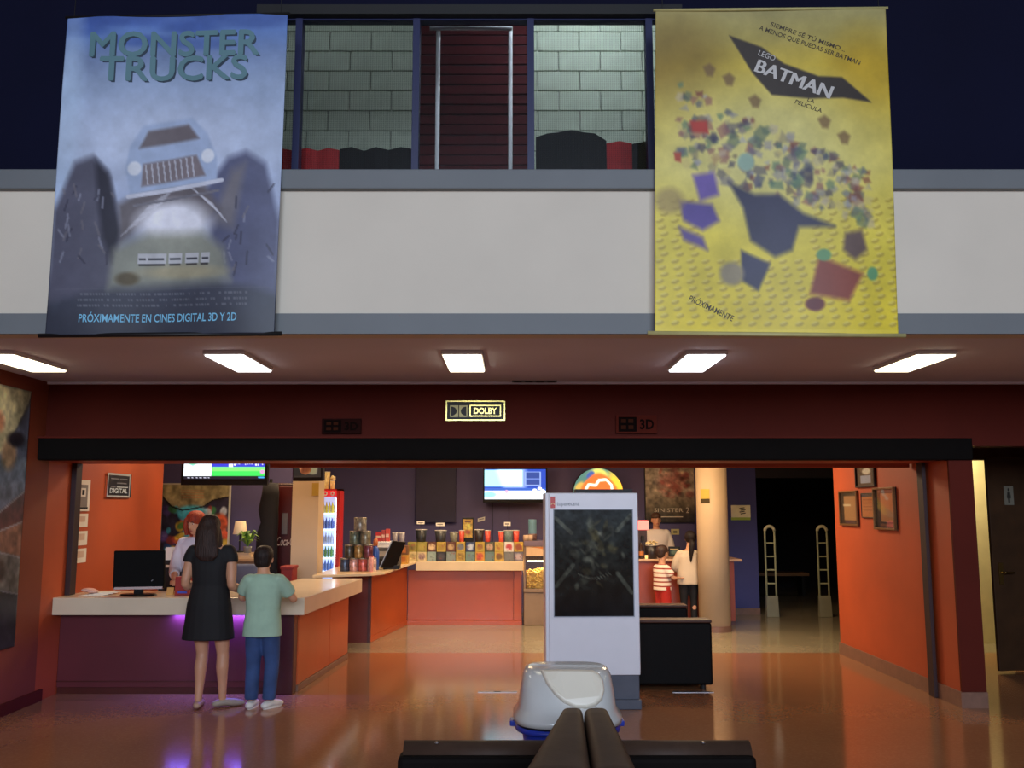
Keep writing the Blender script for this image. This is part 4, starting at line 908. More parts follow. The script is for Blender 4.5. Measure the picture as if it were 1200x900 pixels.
obj('end_panel', B(XI+0.02, n0.x-0.001, n0.y-0.01, n0.y+0.03, 0.0, zS-0.03), mat('dark_rust_panel',(116,40,26),0.4), sc_); obj('corner_post', B(n0.x-0.03, n0.x+0.012, n0.y-0.02, n0.y+0.02, 0, zS-0.03), M_post, sc_)
sb = thing('snack_counter', 'orange-red back snack counter facing the hall under the boxes', 'counter', ((n1.x+BR)/2, 14.1, 0)); x0 = n1.x-0.025; x1 = BR-0.02
obj('front_panel', B(x0, x1-0.12, 13.97, 14.02, 0.07, zS-0.13), M_opanel, sb, bevel=0.003); obj('end_panel', B(x1-0.115, x1, 13.965, 14.35, 0.07, zS-0.13), M_opanel, sb, bevel=0.003); obj('skirting', B(x0, x1+0.005, 13.955, 14.02, 0, 0.065), M_opanel, sb, bevel=0.003)
# boxes in two rows along the back counter
Ye = (178,150,60); Ol = (150,136,50)
upper = [('olive',Ol,(120,104,40)),('olive',Ol,(170,150,60)),('brown',(88,44,24),(214,186,140)),('yellow',(186,156,56),(160,130,40)),('brown',(96,56,26),(190,160,110)),('yellow',(190,154,50),(110,112,116)),('navy',(40,52,86),(190,200,214)),('yellow',(192,156,60),(150,112,40)),('dark green',(74,72,44),(196,160,130)),('gold',(198,166,70),(190,150,60)),('white',(232,224,214),(190,70,70)),('amber',(200,160,50),(150,80,40))]
lower = [('cream',(206,186,130),(170,150,100)),('cream',(214,194,140),(150,120,110)),('pale teal',(140,158,146),(150,164,150)),('black',(44,38,30),(80,70,60)),('grey teal',(124,134,124),(130,140,130)),('yellow',(186,156,66),(150,118,40)),('teal',(112,138,124),(110,130,126)),('orange',(206,150,50),(190,80,50)),('teal',(104,126,118),(112,128,122)),('golden',(200,164,70),(120,90,40)),('grey',(120,118,110),(124,122,116)),('photo printed',(110,104,110),(190,170,170))]
pitch = (at(613.5,645,13.85).x - at(477.5,645,13.85).x)/12; x0_ = at(477.5,645,13.85).x
for ri, row in enumerate((lower, upper)):
    for c, (nm, col, pic) in enumerate(row):
        x = x0_ + c*pitch + 0.003; yy = 13.84 + 0.006*((c*7+ri*3) % 3); z = zS + ri*0.1385; w = pitch-0.007
        t = thing('snack_box', '%s cardboard box, %s from left in the %s row on the snack counter' % (nm, ORD[c], 'upper' if ri else 'lower'), 'box', (x+w/2, yy+w/2, z), group='cardboard boxes on the back snack counter')
        obj('carton', B(x, x+w, yy, yy+w, z, z+0.1375), mat('carton_%s_%d' % (nm.replace(' ','_'), ri), col, 0.5, var=0.10, scale=20), t, bevel=0.002, seg=1)
        m_ = 0.028 if (c*5+ri) % 3 else 0.04
        cvb = Canvas(9, 9, col); rb_ = random.Random(c*13+ri*101); cvb.ell(0.5,0.5,0.45,0.42,pic,soft=0.5)
        for k in range(7): cvb.ell(rb_.random(), rb_.random(), 0.1, 0.09, rb_.choice([pic, tuple(int(v*0.6) for v in pic), tuple(min(255,int(v*1.2)) for v in col), (150,60,40)]), soft=0.6, op=0.7)
        print_sheet('picture', cvb, Quad((x+m_*0.4,yy-0.001,z+0.1375-m_*0.4),(x+w-m_*0.4,yy-0.001,z+0.1375-m_*0.4),(x+m_*0.4,yy-0.001,z+m_*0.4),(x+w-m_*0.4,yy-0.001,z+m_*0.4)).face((0,0,1)), M_poster, t)
for k,(px0,px1,py0,py1,nm,col) in enumerate(((464,478,651,662,'orange',(206,150,50)),(464,478,641,650.5,'dark brown',(120,80,40)))):
    a, b = at(px0,655,13.2), at(px1,655,13.2); zz0 = zS + k*0.126
    t = thing('snack_box', '%s snack box %s beside the till' % (nm, 'standing' if not k else 'stacked on an orange one'), 'box', ((a.x+b.x)/2,13.3,zz0), group='boxes on the side counter'); obj('carton', B(a.x,b.x,13.2,13.36,zz0,zz0+0.125), mat('cartonb_'+nm.replace(' ','_'),col,0.5,var=0.2,scale=20), t, bevel=0.002); obj('picture', B(a.x+0.03,b.x-0.03,13.198,13.2,zz0+0.03,zz0+0.1), mat('cartonp_'+nm.replace(' ','_'),(190,110,40),0.5), t)
# buckets, cups and cards standing on the boxes
z2 = zS + 0.277
def bucket(px, py0, py1, w, col, label, Y=13.93, name='popcorn_bucket', cat='bucket', group='buckets and cups on the boxes', zb=None, band=None, popcorn=False):
    c = at(px, py1, Y); z = z2 if zb is None else zb; h = (py1-py0)*Y/F; r1 = w/2*Y/F; r0 = r1*0.78
    t = thing(name, label, cat, (c.x, Y, z), group=group); m_ = mat('bucket_%d_%d_%d' % col, col, 0.35, var=0.25, scale=30)
    obj('cup_wall', MB().lathe((c.x,Y,z),[(r0*0.96,0.0),(r0,0.004),(r1,h),(r1*0.93,h),(r0*0.93,0.01)],18,cap=True), m_, t, smooth=True)
    obj('rim', MB().lathe((c.x,Y,z),[(r1*1.02,h-0.006),(r1*1.04,h),(r1*1.02,h+0.005),(r1*0.94,h+0.004),(r1*0.94,h-0.004)],18,cap=False), mat('pale_rim',(196,190,180),0.4) if band is None else mat('rim_%d_%d_%d'%band,band,0.4), t, smooth=True)
    if popcorn:
        rp = random.Random(int(px)); mb = MB()
        for k in range(40):
            a_ = rp.random()*2*PI; q_ = math.sqrt(rp.random())*r1*0.95; mb.ell((c.x+q_*math.cos(a_),Y+q_*math.sin(a_),z+h+0.03*(1-q_/r1)+rp.random()*0.04),(0.014,0.014,0.012),7,5)
        o = obj('popcorn', mb, mat('popcorn_cream',(240,216,160),0.7), t, smooth=True); o['kind'] = 'stuff'
    return t
def card(px, py, w, h, Y, label, rot=0.0, z=None):
    c = at(px, py, Y); ww, hh = w*Y/F/2, h*Y/F/2; t = thing('price_card', label, 'card', (c.x,Y,c.z-hh), group='price cards')
    c_, s_ = math.cos(rot), math.sin(rot); P = [Vector((c.x+dx*c_-dz*s_, Y, c.z+dx*s_+dz*c_)) for dx,dz in ((-ww,-hh),(ww,-hh),(ww,hh),(-ww,hh))]
    obj('card', MB().prism(P,(0,0.004,0)), M_paper, t)
    P2 = [Vector((c.x+dx*c_-dz*s_, Y-0.001, c.z+dx*s_+dz*c_)) for dx,dz in ((-ww*.7,-hh*.3),(ww*.6,-hh*.3),(ww*.6,hh*.3),(-ww*.7,hh*.3))]
    obj('print_line', MB().prism(P2,(0,0.001,0)), mat('grey_text',(120,112,110)), t); obj('pin', MB().cyl((c.x,Y+0.003,c.z-hh*0.4),(c.x,Y+0.003,c.z-hh-0.05),0.004,n=6), M_black, t)
bucket(493.5,617,631,13,(38,40,42),'dark bucket at the left end of the snack boxes')
bucket(516.5,618,631,14,(52,52,54),'black bucket with pale pattern on the snack boxes')
bucket(532,620,631,10,(110,108,92),'grey bucket between black bucket and orange display')
bucket(541,618,631,6.5,(196,70,52),'red cup leaning against the orange display, on its left',name='paper_cup',cat='cup')
bucket(561.5,617,631,11.5,(44,36,36),'black bucket to the right of the orange display')
bucket(571.5,618,631,7,(206,72,54),'red cup right of the black bucket by the orange display',name='paper_cup',cat='cup')
bucket(587.5,619,631,7,(210,76,56),'red cup just left of the teal bucket',name='paper_cup',cat='cup')
bucket(596,618,631,11,(96,116,114),'teal bucket between two red cups')
bucket(604.8,618,631,7.5,(212,74,56),'red cup just right of the teal bucket',name='paper_cup',cat='cup')
card(493,612.5,9,3.6,13.95,'white price card over the dark bucket at the left'); card(516,614.5,10,3.6,13.95,'white price card over the patterned black bucket'); card(594.5,614,7.5,4.4,13.95,'white price card over the teal bucket')
c = at(564,609,15.58); ww = 4.2*15.58/F
t = thing('wall_card', 'tilted white card stuck on the purple wall above the boxes', 'card', (c.x,15.58,c.z)); obj('card', MB().prism([Vector((c.x-ww,15.59,c.z-0.04)),Vector((c.x+ww,15.59,c.z-0.01)),Vector((c.x+ww,15.59,c.z+0.05)),Vector((c.x-ww,15.59,c.z+0.02))],(0,0.008,0)), M_paper, t); obj('print_line', MB().prism([Vector((c.x-ww*.7,15.588,c.z-0.005)),Vector((c.x+ww*.7,15.588,c.z+0.012)),Vector((c.x+ww*.7,15.588,c.z+0.024)),Vector((c.x-ww*.7,15.588,c.z+0.007))],(0,0.001,0)), mat('grey_text',(120,112,110)), t)
od = thing('snack_display', 'tall black framed orange snack display among the buckets', 'display', (at(548,631,14.05).x,14.08,zS)); obj('frame', B(at(541.5,620,14.05).x,at(555,620,14.05).x,14.05,14.11,zS,at(600,606.5,14.05).z), M_black, od, bevel=0.004)
q = rquad(542.8,608.5,553.6,630,14.047); cvb = Canvas(16,28,(224,150,40)); cvb.ell(0.5,0.4,0.4,0.2,(236,180,60),soft=0.6); cvb.rect(0.2,0.08,0.8,0.16,(120,50,20)); cvb.ell(0.5,0.7,0.3,0.12,(190,80,30),soft=0.5); cvb.noise(0.2,6,1); print_sheet('picture', cvb, q, paint_mat('lit_print',0.4,es=0.7), od)
# ------------------------------------------------------------------ pyramid of tins
tc = [(60,70,90),(196,150,140),(180,90,80),(206,180,170),(70,66,56),(150,120,70),(110,60,70),(92,104,90),(120,116,96),(130,126,116)]
rows = [(404.5,415,425.5,436),(409.5,420.5,431.5),(415.5,428),(421.5,)]
nmr = ['bottom','second','third','top']; i = 0; Yt = 11.75
for r, row in enumerate(rows):
    for c_, px in enumerate(row):
        rad = (0.056,0.058,0.065,0.078)[r]; x = at(px,650,Yt).x; z = zS + r*0.164
        lb = ('single grey tin crowning the tin pyramid on the side counter' if r == 3 else 'printed popcorn tin, %s from left in the %s row of the pyramid' % (ORD[c_], nmr[r]))
        t = thing('popcorn_tin', lb, 'tin', (x,Yt,z), group='tins stacked in a pyramid'); col = tc[i]
        obj('can', MB().lathe((x,Yt,z),[(rad*0.97,0.0),(rad,0.004),(rad,0.156),(rad*0.97,0.158)],20), mat('tin_%d'%i,col,0.3,metal=0.3,var=0.55,scale=22), t, smooth=True)
        obj('lid', MB().lathe((x,Yt,z),[(rad*1.02,0.146),(rad*1.02,0.162),(rad*0.95,0.1635)],20), mat('tin_lid',(150,144,130),0.3,metal=0.6), t, smooth=True); i += 1
# till, printer and small things
tl = thing('till_screen', 'dark touch-screen till tilted back on the side snack counter', 'till', (at(452,664,12.1).x,12.1,zS))
a = at(451.5,664,12.0); ex_ = 0.22
obj('screen_case', MB().hexa([(a.x-0.06,12.0,zS+0.02),(a.x+0.12,12.12,zS+0.02),(a.x+0.10,12.16,zS+0.02),(a.x-0.08,12.04,zS+0.02)],[(a.x+0.08,12.06,zS+0.36),(a.x+0.24,12.18,zS+0.34),(a.x+0.22,12.22,zS+0.34),(a.x+0.06,12.10,zS+0.36)]), M_sblack, tl, bevel=0.006)
obj('edge_strip', MB().cyl((a.x-0.07,12.01,zS+0.03),(a.x+0.072,12.07,zS+0.362),0.006,n=6), mat('silver_edge',(170,176,186)), tl); obj('base', B(a.x-0.04,a.x+0.16,12.1,12.3,zS,zS+0.05), M_black, tl, bevel=0.006); obj('arm', MB().cyl((a.x+0.08,12.2,zS+0.04),(a.x+0.12,12.15,zS+0.2),0.02), M_black, tl)
rg = thing('cash_register', 'grey cash register behind the tilted till screen', 'cash register', (at(456,655,12.7).x,12.8,zS)); x0, x1 = at(443,650,12.7).x, at(467,650,12.7).x
obj('body', B(x0,x1,12.7,13.05,zS,zS+0.24), mat('dark_grey_plastic',(70,66,66),0.5,var=0.2), rg, bevel=0.012); obj('drawer', B(x0+0.01,x1-0.01,12.685,12.7,zS+0.02,zS+0.10), M_black, rg); obj('keys', B(x0+0.02,x1-0.04,12.69,12.7,zS+0.13,zS+0.2), mat('pale_keys',(150,146,140)), rg)
zr = zS+0.24; xp0, xp1 = at(442,628,12.7).x, at(459,628,12.7).x
pr = thing('receipt_printer', 'white receipt printer on top of the cash register', 'printer', ((xp0+xp1)/2,12.85,zr)); obj('case', B(xp0,xp1,12.72,13.0,zr,zr+0.085), M_whitepaint, pr, bevel=0.012); obj('paper_slot', B(xp0+0.03,xp1-0.03,12.715,12.72,zr+0.05,zr+0.06), M_dark, pr)
for k,(xa,xb_,h) in enumerate(((440.5,447,0.125),(447.3,451.5,0.15),(452,456.5,0.165))):
    A, Bq = at(xa,615,12.78).x, at(xb_,615,12.78).x; t = thing('snack_carton', ('short','middle','tallest')[k]+' red snack carton standing on the receipt printer', 'carton', ((A+Bq)/2,12.82,zr+0.085), group='red cartons on the printer'); obj('carton', B(A,Bq,12.78,12.86,zr+0.085,zr+0.085+h), mat('red_carton_%d'%k,[(184,40,34),(170,60,50),(200,70,52)][k],0.4,var=0.15,scale=20), t, bevel=0.002); obj('label_band', B(A+0.004,Bq-0.004,12.779,12.78,zr+0.085+h*0.35,zr+0.085+h*0.6), mat('pale_band',(220,180,160)), t)
x = at(439.5,650,11.95).x-0.0; bt = thing('blue_bottle', 'blue bottle with orange cap next to the tin pyramid', 'bottle', (x,11.98,zS)); obj('bottle', MB().lathe((x,11.98,zS),[(0.042,0),(0.048,0.01),(0.048,0.24),(0.03,0.28),(0.02,0.3)],18), mat('blue_plastic',(40,80,160),0.35), bt, smooth=True); obj('cap', MB().lathe((x,11.98,zS+0.3),[(0.028,0),(0.03,0.05),(0.026,0.075),(0.012,0.09)],14), mat('orange_cap',(196,110,60),0.4), bt, smooth=True)
bucket(435,640,658,6,(206,140,130),'small pink bottle cup in front of the blue bottle',Y=11.6,name='paper_cup',cat='cup',zb=zS,band=(200,50,50))
for k,(px,w) in enumerate(((463,7),(471,7))): bucket(px,616,630,w,(128,120,126),('left','right')[k]+' clear plastic cup stacked above the boxes by the till',Y=13.3,name='plastic_cup',cat='cup',zb=zS+0.252,group='clear cups by the till')
# ------------------------------------------------------------------ popcorn machine
xm0, xm1 = at(613.5,690,13.9).x+0.005, at(668,690,13.9).x; Zq = lambda py: at(600,py,13.9).z
pm = thing('popcorn_machine', 'lit glass popcorn machine on a grey stand behind the white kiosk', 'popcorn machine', ((xm0+xm1)/2,14.15,0)); M_tan = mat('tan_metal',(150,124,98),0.45)
obj('stand', B(xm0,xm1,13.9,14.4,0,Zq(694)), M_tan, pm, bevel=0.01); obj('base_tray', B(xm0-0.005,xm1,13.88,14.42,Zq(694),Zq(690)), M_tan, pm, bevel=0.005)
for x in (xm0+0.012, xm1-0.012): 
    for y in (13.915, 14.385): obj('corner_post', B(x-0.012,x+0.012,y-0.012,y+0.012,Zq(690),Zq(636)), M_tan, pm)
obj('roof', B(xm0-0.005,xm1,13.88,14.42,Zq(640),Zq(634)), mat('grey_roof',(120,100,110),0.4), pm, bevel=0.006); obj('header', B(xm0+0.03,xm1-0.03,13.895,13.91,Zq(651.5),Zq(640)), mat('cream_header',(226,186,140),0.5), pm)
P0 = [Vector((xm0+0.09,13.893,Zq(641))),Vector((xm1-0.05,13.893,Zq(641))),Vector((xm1-0.05,13.893,Zq(647)))]; obj('header_flash', MB().prism(P0,(0,0.002,0)), mat('orange_flash',(220,130,50),0.5), pm)
obj('glass', B(xm0+0.024,xm1-0.024,13.905,13.909,Zq(690),Zq(652)), M_clear, pm); obj('lamp', B(xm0+0.06,xm1-0.06,14.0,14.3,Zq(658.5),Zq(657.5)), glow('popcorn_lamp',(255,232,170),28), pm); obj('shade_board', B(xm0+0.03,xm1-0.03,13.96,14.36,Zq(657.4),Zq(652)), mat('brown_shade',(96,64,40)), pm)
rp = random.Random(9); mb = MB()
for k in range(420): mb.ell((rp.uniform(xm0+0.04,xm1-0.04), rp.uniform(13.925,14.05), rp.uniform(Zq(690)+0.01, Zq(668)+0.02*rp.random())),(0.017,0.017,0.015),6,4)
o = obj('popcorn', mb, mat('popcorn_yellow',(236,196,110),0.6,var=0.15,scale=30), pm, smooth=True); o['kind'] = 'stuff'
obj('popcorn_core', B(xm0+0.04,xm1-0.04,13.97,14.36,Zq(690),Zq(671)), mat('popcorn_yellow',(236,196,110)), pm)
zt_ = Zq(634)
bt = thing('blue_tumbler', 'tall pale blue tumbler standing on the popcorn machine', 'cup', (at(624,630,14.1).x,14.1,zt_)); x = at(624,630,14.1).x; obj('tumbler', MB().lathe((x,14.1,zt_),[(0.055,0),(0.06,0.05),(0.062,0.30),(0.06,0.31)],20), mat('pale_blue_plastic',(110,150,168),0.3), bt, smooth=True); obj('patterned_sleeve', MB().lathe((x,14.1,zt_),[(0.064,0.005),(0.068,0.09),(0.062,0.10)],20), mat('mottled_sleeve',(120,90,84),0.5,var=0.6,scale=40), bt, smooth=True)
for k,px in enumerate((613.5,619)): a = at(px,630,13.98); single('snack_bag', MB().rings([(a.x+0.03,13.98,zt_,0.035,0.025),(a.x+0.03,13.98,zt_+0.05,0.04,0.03),(a.x+0.03,13.98,zt_+0.085,0.035,0.008)],14), mat('tan_bag',(200,170,140),0.6), ('left','right')[k]+' small tan snack bag on top of the popcorn machine', 'bag', 'snack bags', smooth=True)
# ------------------------------------------------------------------ purple wall: panel, seams, screen, round sign, poster
wp = single('wall_panel', pbox(487.5,536,534,612,15.5,0.098), mat('dark_violet_panel',(46,40,70),0.6), 'dark violet panel standing out from the purple wall', 'panel', bevel=0.004)
for px in (577, 596.5): x = at(px,600,15.6).x; struct('trim_%d' % (7 if px < 590 else 8), B(x-0.006,x+0.006,15.592,15.6,0.8,at(600,589,15.6).z), M_dark)
cv = Canvas(96, 56, (30,60,150)); cv.rect(0.0,0.03,0.62,0.58,(150,226,236)); cv.poly([(0.25,0.03),(0.62,0.03),(0.62,0.58),(0.35,0.58)],(240,250,255),0.2); cv.rect(0.66,0.08,0.92,0.55,(120,140,190)); cv.rect(0.675,0.105,0.905,0.525,(40,60,120)); cv.rect(0.675,0.30,0.905,0.36,(80,100,160)); cv.rect(0,0.62,1,0.72,(44,80,160)); cv.rect(0,0.72,1,1,(226,238,252)); cv.ell(0.08,0.85,0.12,0.1,(130,220,240),soft=0.6)
for x,y in ((0.82,0.70),(0.90,0.64),(0.88,0.76),(0.95,0.72)): cv.ell(x,y,0.035,0.05,(236,230,240),soft=0.3)
cv.ell(0.36,0.75,0.03,0.06,(200,150,170),soft=0.5)
tv('bright menu television on the purple wall above the snack boxes', 566, 641.5, 589, 15.3, 0.54, cv, 2.2, bez=0.025)
cs_ = at(701,578,15.4); rd_ = 29.5*15.4/F
ns = thing('round_sign', 'round glowing orange sign with colourful rim above the kiosk', 'sign', (cs_.x,15.4,cs_.z-rd_))
ang = [2*PI*k/40 for k in range(40)]; obj('case', MB().prism([Vector((cs_.x+rd_*math.cos(a),15.4,cs_.z+rd_*math.sin(a))) for a in ang],(0,0.2,0)), M_black, ns)
class Disc(Quad):
    def pts(s, U, V, off=0.0):
        U = np.asarray(U,float); V = np.asarray(V,float); x = 2*U-1; y = 2*V-1
        xd = x*np.sqrt(1-y*y/2); yd = y*np.sqrt(1-x*x/2)
        return np.stack([cs_.x+xd*rd_*0.98, np.full(U.shape,15.396), cs_.z-yd*rd_*0.98],-1)
dq = Disc((0,0,1),(1,0,1),(0,0,0),(1,0,0)); cv = Canvas(60,60,(70,110,100)); cv.ell(0.9,0.5,0.2,0.5,(240,180,50),soft=0.5); cv.ell(0.5,0.1,0.25,0.1,(200,190,90),soft=0.5); cv.ell(0.12,0.35,0.1,0.12,(190,150,70),soft=0.6); cv.ell(0.32,0.12,0.1,0.08,(50,80,140),soft=0.5)
cv.ell(0.52,0.5,0.38,0.40,(244,100,40),soft=0.15); cv.line([(0.25,0.42),(0.3,0.32),(0.45,0.34),(0.52,0.24),(0.68,0.22),(0.78,0.32),(0.78,0.5),(0.7,0.62)],0.034,(255,240,214)); cv.line([(0.25,0.42),(0.34,0.5),(0.3,0.6)],0.03,(255,236,200))
print_sheet('glowing_face', cv, dq, paint_mat('screen_glow_1.9',0.3,es=1.9), ns)
q = rquad(756.5,536,818,611.5,15.55); cv = Canvas(70,90,(70,66,58)); cv.vgrad([(0,(176,164,136)),(0.5,(190,176,150)),(0.8,(100,92,76)),(1,(50,46,42))])
rr = random.Random(21)
for k in range(60): cv.ell(rr.uniform(0.2,0.85),rr.uniform(0.05,0.6),rr.uniform(0.03,0.09),rr.uniform(0.02,0.07),rr.choice([(170,80,70),(226,212,190),(120,108,94),(150,76,68),(96,86,76)]),rot=rr.random()*3,soft=0.7,op=0.6)
cv.ell(0.5,0.38,0.24,0.14,(176,90,80),soft=0.8,op=0.5); cv.noise(0.25,10,2)
t = thing('film_poster', 'dark SINISTER 2 film poster on the purple wall behind the café counter', 'poster', Vector(q.pts(0.5,1))); obj('frame_board', pbox(755.5,535,819,612.5,15.555,0.04), M_black, t); print_sheet('poster_sheet', cv, q, M_poster, t)
M_lt2 = ink('bone', (216,208,190)); lettering('SINISTER', q, 0.43, 0.82, 0.55, 0.06, M_lt2, t); lettering('2', q, 0.79, 0.82, 0.06, 0.085, M_lt2, t); obj('small_print', MB().prism([Vector(q.pts(x,y,0.002)) for x,y in ((0.28,0.915),(0.7,0.915),(0.7,0.93),(0.28,0.93))], Vector(q.n)*0.001), M_lt2, t)
pt = thing('socket_plate', 'small yellowish plate on the purple wall behind the café counter', 'plate', at(791,626,15.59)); obj('plate', pbox(786.5,620,796,626.5,15.585,0.014), mat('cream_plastic',(206,196,130),0.4), pt, bevel=0.003); obj('socket', pbox(789,622,793.5,624.8,15.58,0.006), mat('dull_olive',(120,116,80)), pt)
# ------------------------------------------------------------------ drinks fridge
Yfr = 12.75; fx0, fx1 = at(373.5,620,Yfr).x, at(397.5,620,Yfr).x; Zf = lambda py: at(600,py,Yfr).z
fr = thing('drinks_fridge', 'red glass-door drinks fridge glowing white beside the beige pillar', 'fridge', ((fx0+fx1)/2,13.0,0)); M_fred = mat('bright_red_enamel',(190,36,26),0.3,var=0.06)
dI = 0.22
obj('side_wall', B(fx0,fx0+0.02,Yfr,Yfr+0.30,0.08,Zf(573)), M_fred, fr); obj('side_wall', B(fx1-0.045,fx1,Yfr,Yfr+0.30,0.08,Zf(573)), M_fred, fr); obj('back', B(fx0+0.02,fx1-0.045,Yfr+dI,Yfr+0.30,0.08,Zf(573)), glow('fridge_back',(190,212,255),0.8), fr)
obj('crown', B(fx0,fx1,Yfr,Yfr+0.30,Zf(575),Zf(573)), M_fred, fr); obj('header', B(fx0+0.02,fx1-0.045,Yfr-0.005,Yfr+dI,Zf(582),Zf(575)), mat('header_red',(200,40,50),0.4,emit=(220,40,50),es=0.6), fr); obj('foot', B(fx0,fx1,Yfr+0.03,Yfr+0.30,0,0.08), M_black, fr)
q = Quad((fx0+0.02,Yfr-0.007,Zf(575)),(fx1-0.045,Yfr-0.007,Zf(575)),(fx0+0.02,Yfr-0.007,Zf(582)),(fx1-0.045,Yfr-0.007,Zf(582))).face((0,0,1)); [obj('header_mark', MB().tube([Vector(q.pts(u+0.10*math.cos(a),0.5+0.28*math.sin(a),0.002)) for a in np.linspace(0,2*PI,14)],[0.008]*14,6,smooth=0), M_whitepaint, fr) for u in (0.28,0.74)]
M_shelf = glow('fridge_shelf',(214,228,255),1.6); shy = [603, 621.5, 639.5, 655, 671]
tops = []
for py in shy: obj('shelf', B(fx0+0.02,fx1-0.045,Yfr+0.02,Yfr+dI,Zf(py),Zf(py-1.8)), M_shelf, fr); tops.append(Zf(py-1.8))
obj('lamp_strip', B(fx1-0.062,fx1-0.046,Yfr+0.005,Yfr+0.02,Zf(672),Zf(584)), glow('fridge_lamp',(235,242,255),7), fr)
obj('glass_door', B(fx0+0.02,fx1-0.045,Yfr-0.002,Yfr+0.004,0.1,Zf(582.5)), M_clear, fr); obj('door_handle', B(fx0+0.025,fx0+0.035,Yfr-0.02,Yfr-0.004,1.0,1.3), M_whitepaint, fr)
bc = [((206,196,60),'yellow'),((60,90,170),'blue'),((170,186,206),'clear'),((90,150,70),'green'),((80,120,190),'pale blue')]
for s_, z in enumerate(tops):
    base = None
    for k in range(5):
        x = fx0+0.045+k*(fx1-fx0-0.115)/4; lb = 'small %s drink bottle on the %s fridge shelf' % (bc[s_][1], ['top','second','middle','fourth','bottom'][s_])
        if base is None:
            base = thing('drink_bottle', lb, 'bottle', (x,Yfr+0.07,z), group='%s bottles in the drinks fridge' % bc[s_][1]); obj('bottle', MB().lathe((x,Yfr+0.07,z),[(0.017,0),(0.019,0.01),(0.019,0.09),(0.008,0.125),(0.008,0.14)],10), mat('drink_%d'%s_,bc[s_][0],0.2), base, smooth=True); obj('cap', MB().lathe((x,Yfr+0.07,z+0.14),[(0.009,0),(0.009,0.012)],8), M_whitepaint, base)
        else: copy_tree(base, (x,Yfr+0.07,z))
zf_ = Zf(573); xx = (fx0+fx1)/2
bucket(383,553,573,7,(214,190,130),'cream tall cup on top of the drinks fridge',Y=12.95,name='paper_cup',cat='cup',zb=zf_,group='cups on the fridge'); bucket(376.5,563,573,6,(226,206,160),'small cream cup at left on top of the fridge',Y=12.95,name='paper_cup',cat='cup',zb=zf_,group='cups on the fridge',popcorn=True); bucket(389.5,563,573,6,(220,180,120),'small tan cup at right on top of the fridge',Y=12.95,name='paper_cup',cat='cup',zb=zf_,group='cups on the fridge',popcorn=True)
# ================================================================== café counter, pillar, corridor
YC = 13.92; zC2 = 0.945
cx0, cx1 = at(690,690,YC).x, at(861,690,YC).x
cc = thing('cafe_counter', 'reddish-brown café counter behind the round pillar', 'counter', ((cx0+cx1)/2,YC+0.3,0)); M_cafe = mat('red_brown_laminate',(150,66,42),0.35,var=0.1)
obj('front_panel', B(cx0,cx1,YC,YC+0.04,0.06,zC2-0.035), M_cafe, cc); obj('end_panel', B(cx1-0.04,cx1,YC+0.04,YC+0.6,0.0,zC2-0.035), mat('dark_red_laminate',(96,30,26),0.3), cc); obj('plinth', B(cx0,cx1,YC+0.02,YC+0.06,0,0.06), M_post, cc)
single('counter_top', B(cx0-0.02,at(869,655,YC).x,YC-0.04,YC+0.65,zC2-0.034,zC2), mat('pinkish_laminate',(206,164,130),0.3,var=0.06), 'pinkish worktop lying on the café counter', 'worktop', bevel=0.005)
Rp = 0.216; pc = Vector((at(835.5,640,13.32).x, 13.32, 0))
struct('wall_pillar_round', MB().lathe(pc,[(Rp,0),(Rp,ZC)],40), M_beige, smooth=False)
bpy.data.objects['wall_pillar_round'].data.polygons.foreach_set('use_smooth',[len(p.vertices)==4 for p in bpy.data.objects['wall_pillar_round'].data.polygons])
struct('baseboard_pillar', MB().lathe(pc,[(Rp+0.008,0),(Rp+0.008,0.08)],40), M_stone)
sgn = thing('pillar_plate', 'yellow and black notice on the round beige pillar', 'sign', (at(824,589,13.1).x,13.1,at(600,589.5,13.1).z)); ar = []
for (py0,py1,m_,nm) in ((573,584.5,mat('yellow_notice',(206,176,80),0.5),'plate_upper'),(584.6,589.5,mat('dark_notice',(70,56,24),0.5),'plate_lower')):
    mb = MB(); n = 5; aa = [ -PI/2 - 0.95 + 0.62*k/n for k in range(n+1)]; z0_, z1_ = at(600,py1,13.1).z, at(600,py0,13.1).z
    P = [(pc.x+(Rp+d)*math.cos(a),pc.y+(Rp+d)*math.sin(a)) for d in (0.001,0.006) for a in (aa if d<0.003 else aa[::-1])]
    mb.prism([Vector((x,y,z0_)) for x,y in P],(0,0,z1_-z0_)); obj(nm, mb, m_, sgn)
q = rquad(857,592,879.5,609.5,15.29); t = thing('corridor_sign', 'white and green sign on the dusky blue wall', 'sign', Vector(q.pts(0.5,1))); obj('board', pbox(857,592,879.5,606.3,15.285,0.014), mat('pale_sign',(226,222,190),0.5), t, bevel=0.004); obj('green_band', pbox(857,606.3,879.5,609.5,15.285,0.014), mat('sign_green',(150,176,70),0.5), t)
for k in range(4): 
    u = 0.40+0.05*(k%2); P = [Vector(q.pts(x,y,0.008)) for x,y in ((u,0.20+0.12*k),(u+0.28,0.14+0.12*k),(u+0.30,0.19+0.12*k),(u+0.04,0.25+0.12*k))]; obj('swirl', MB().prism(P,Vector(q.n)*0.002), M_dark, t)
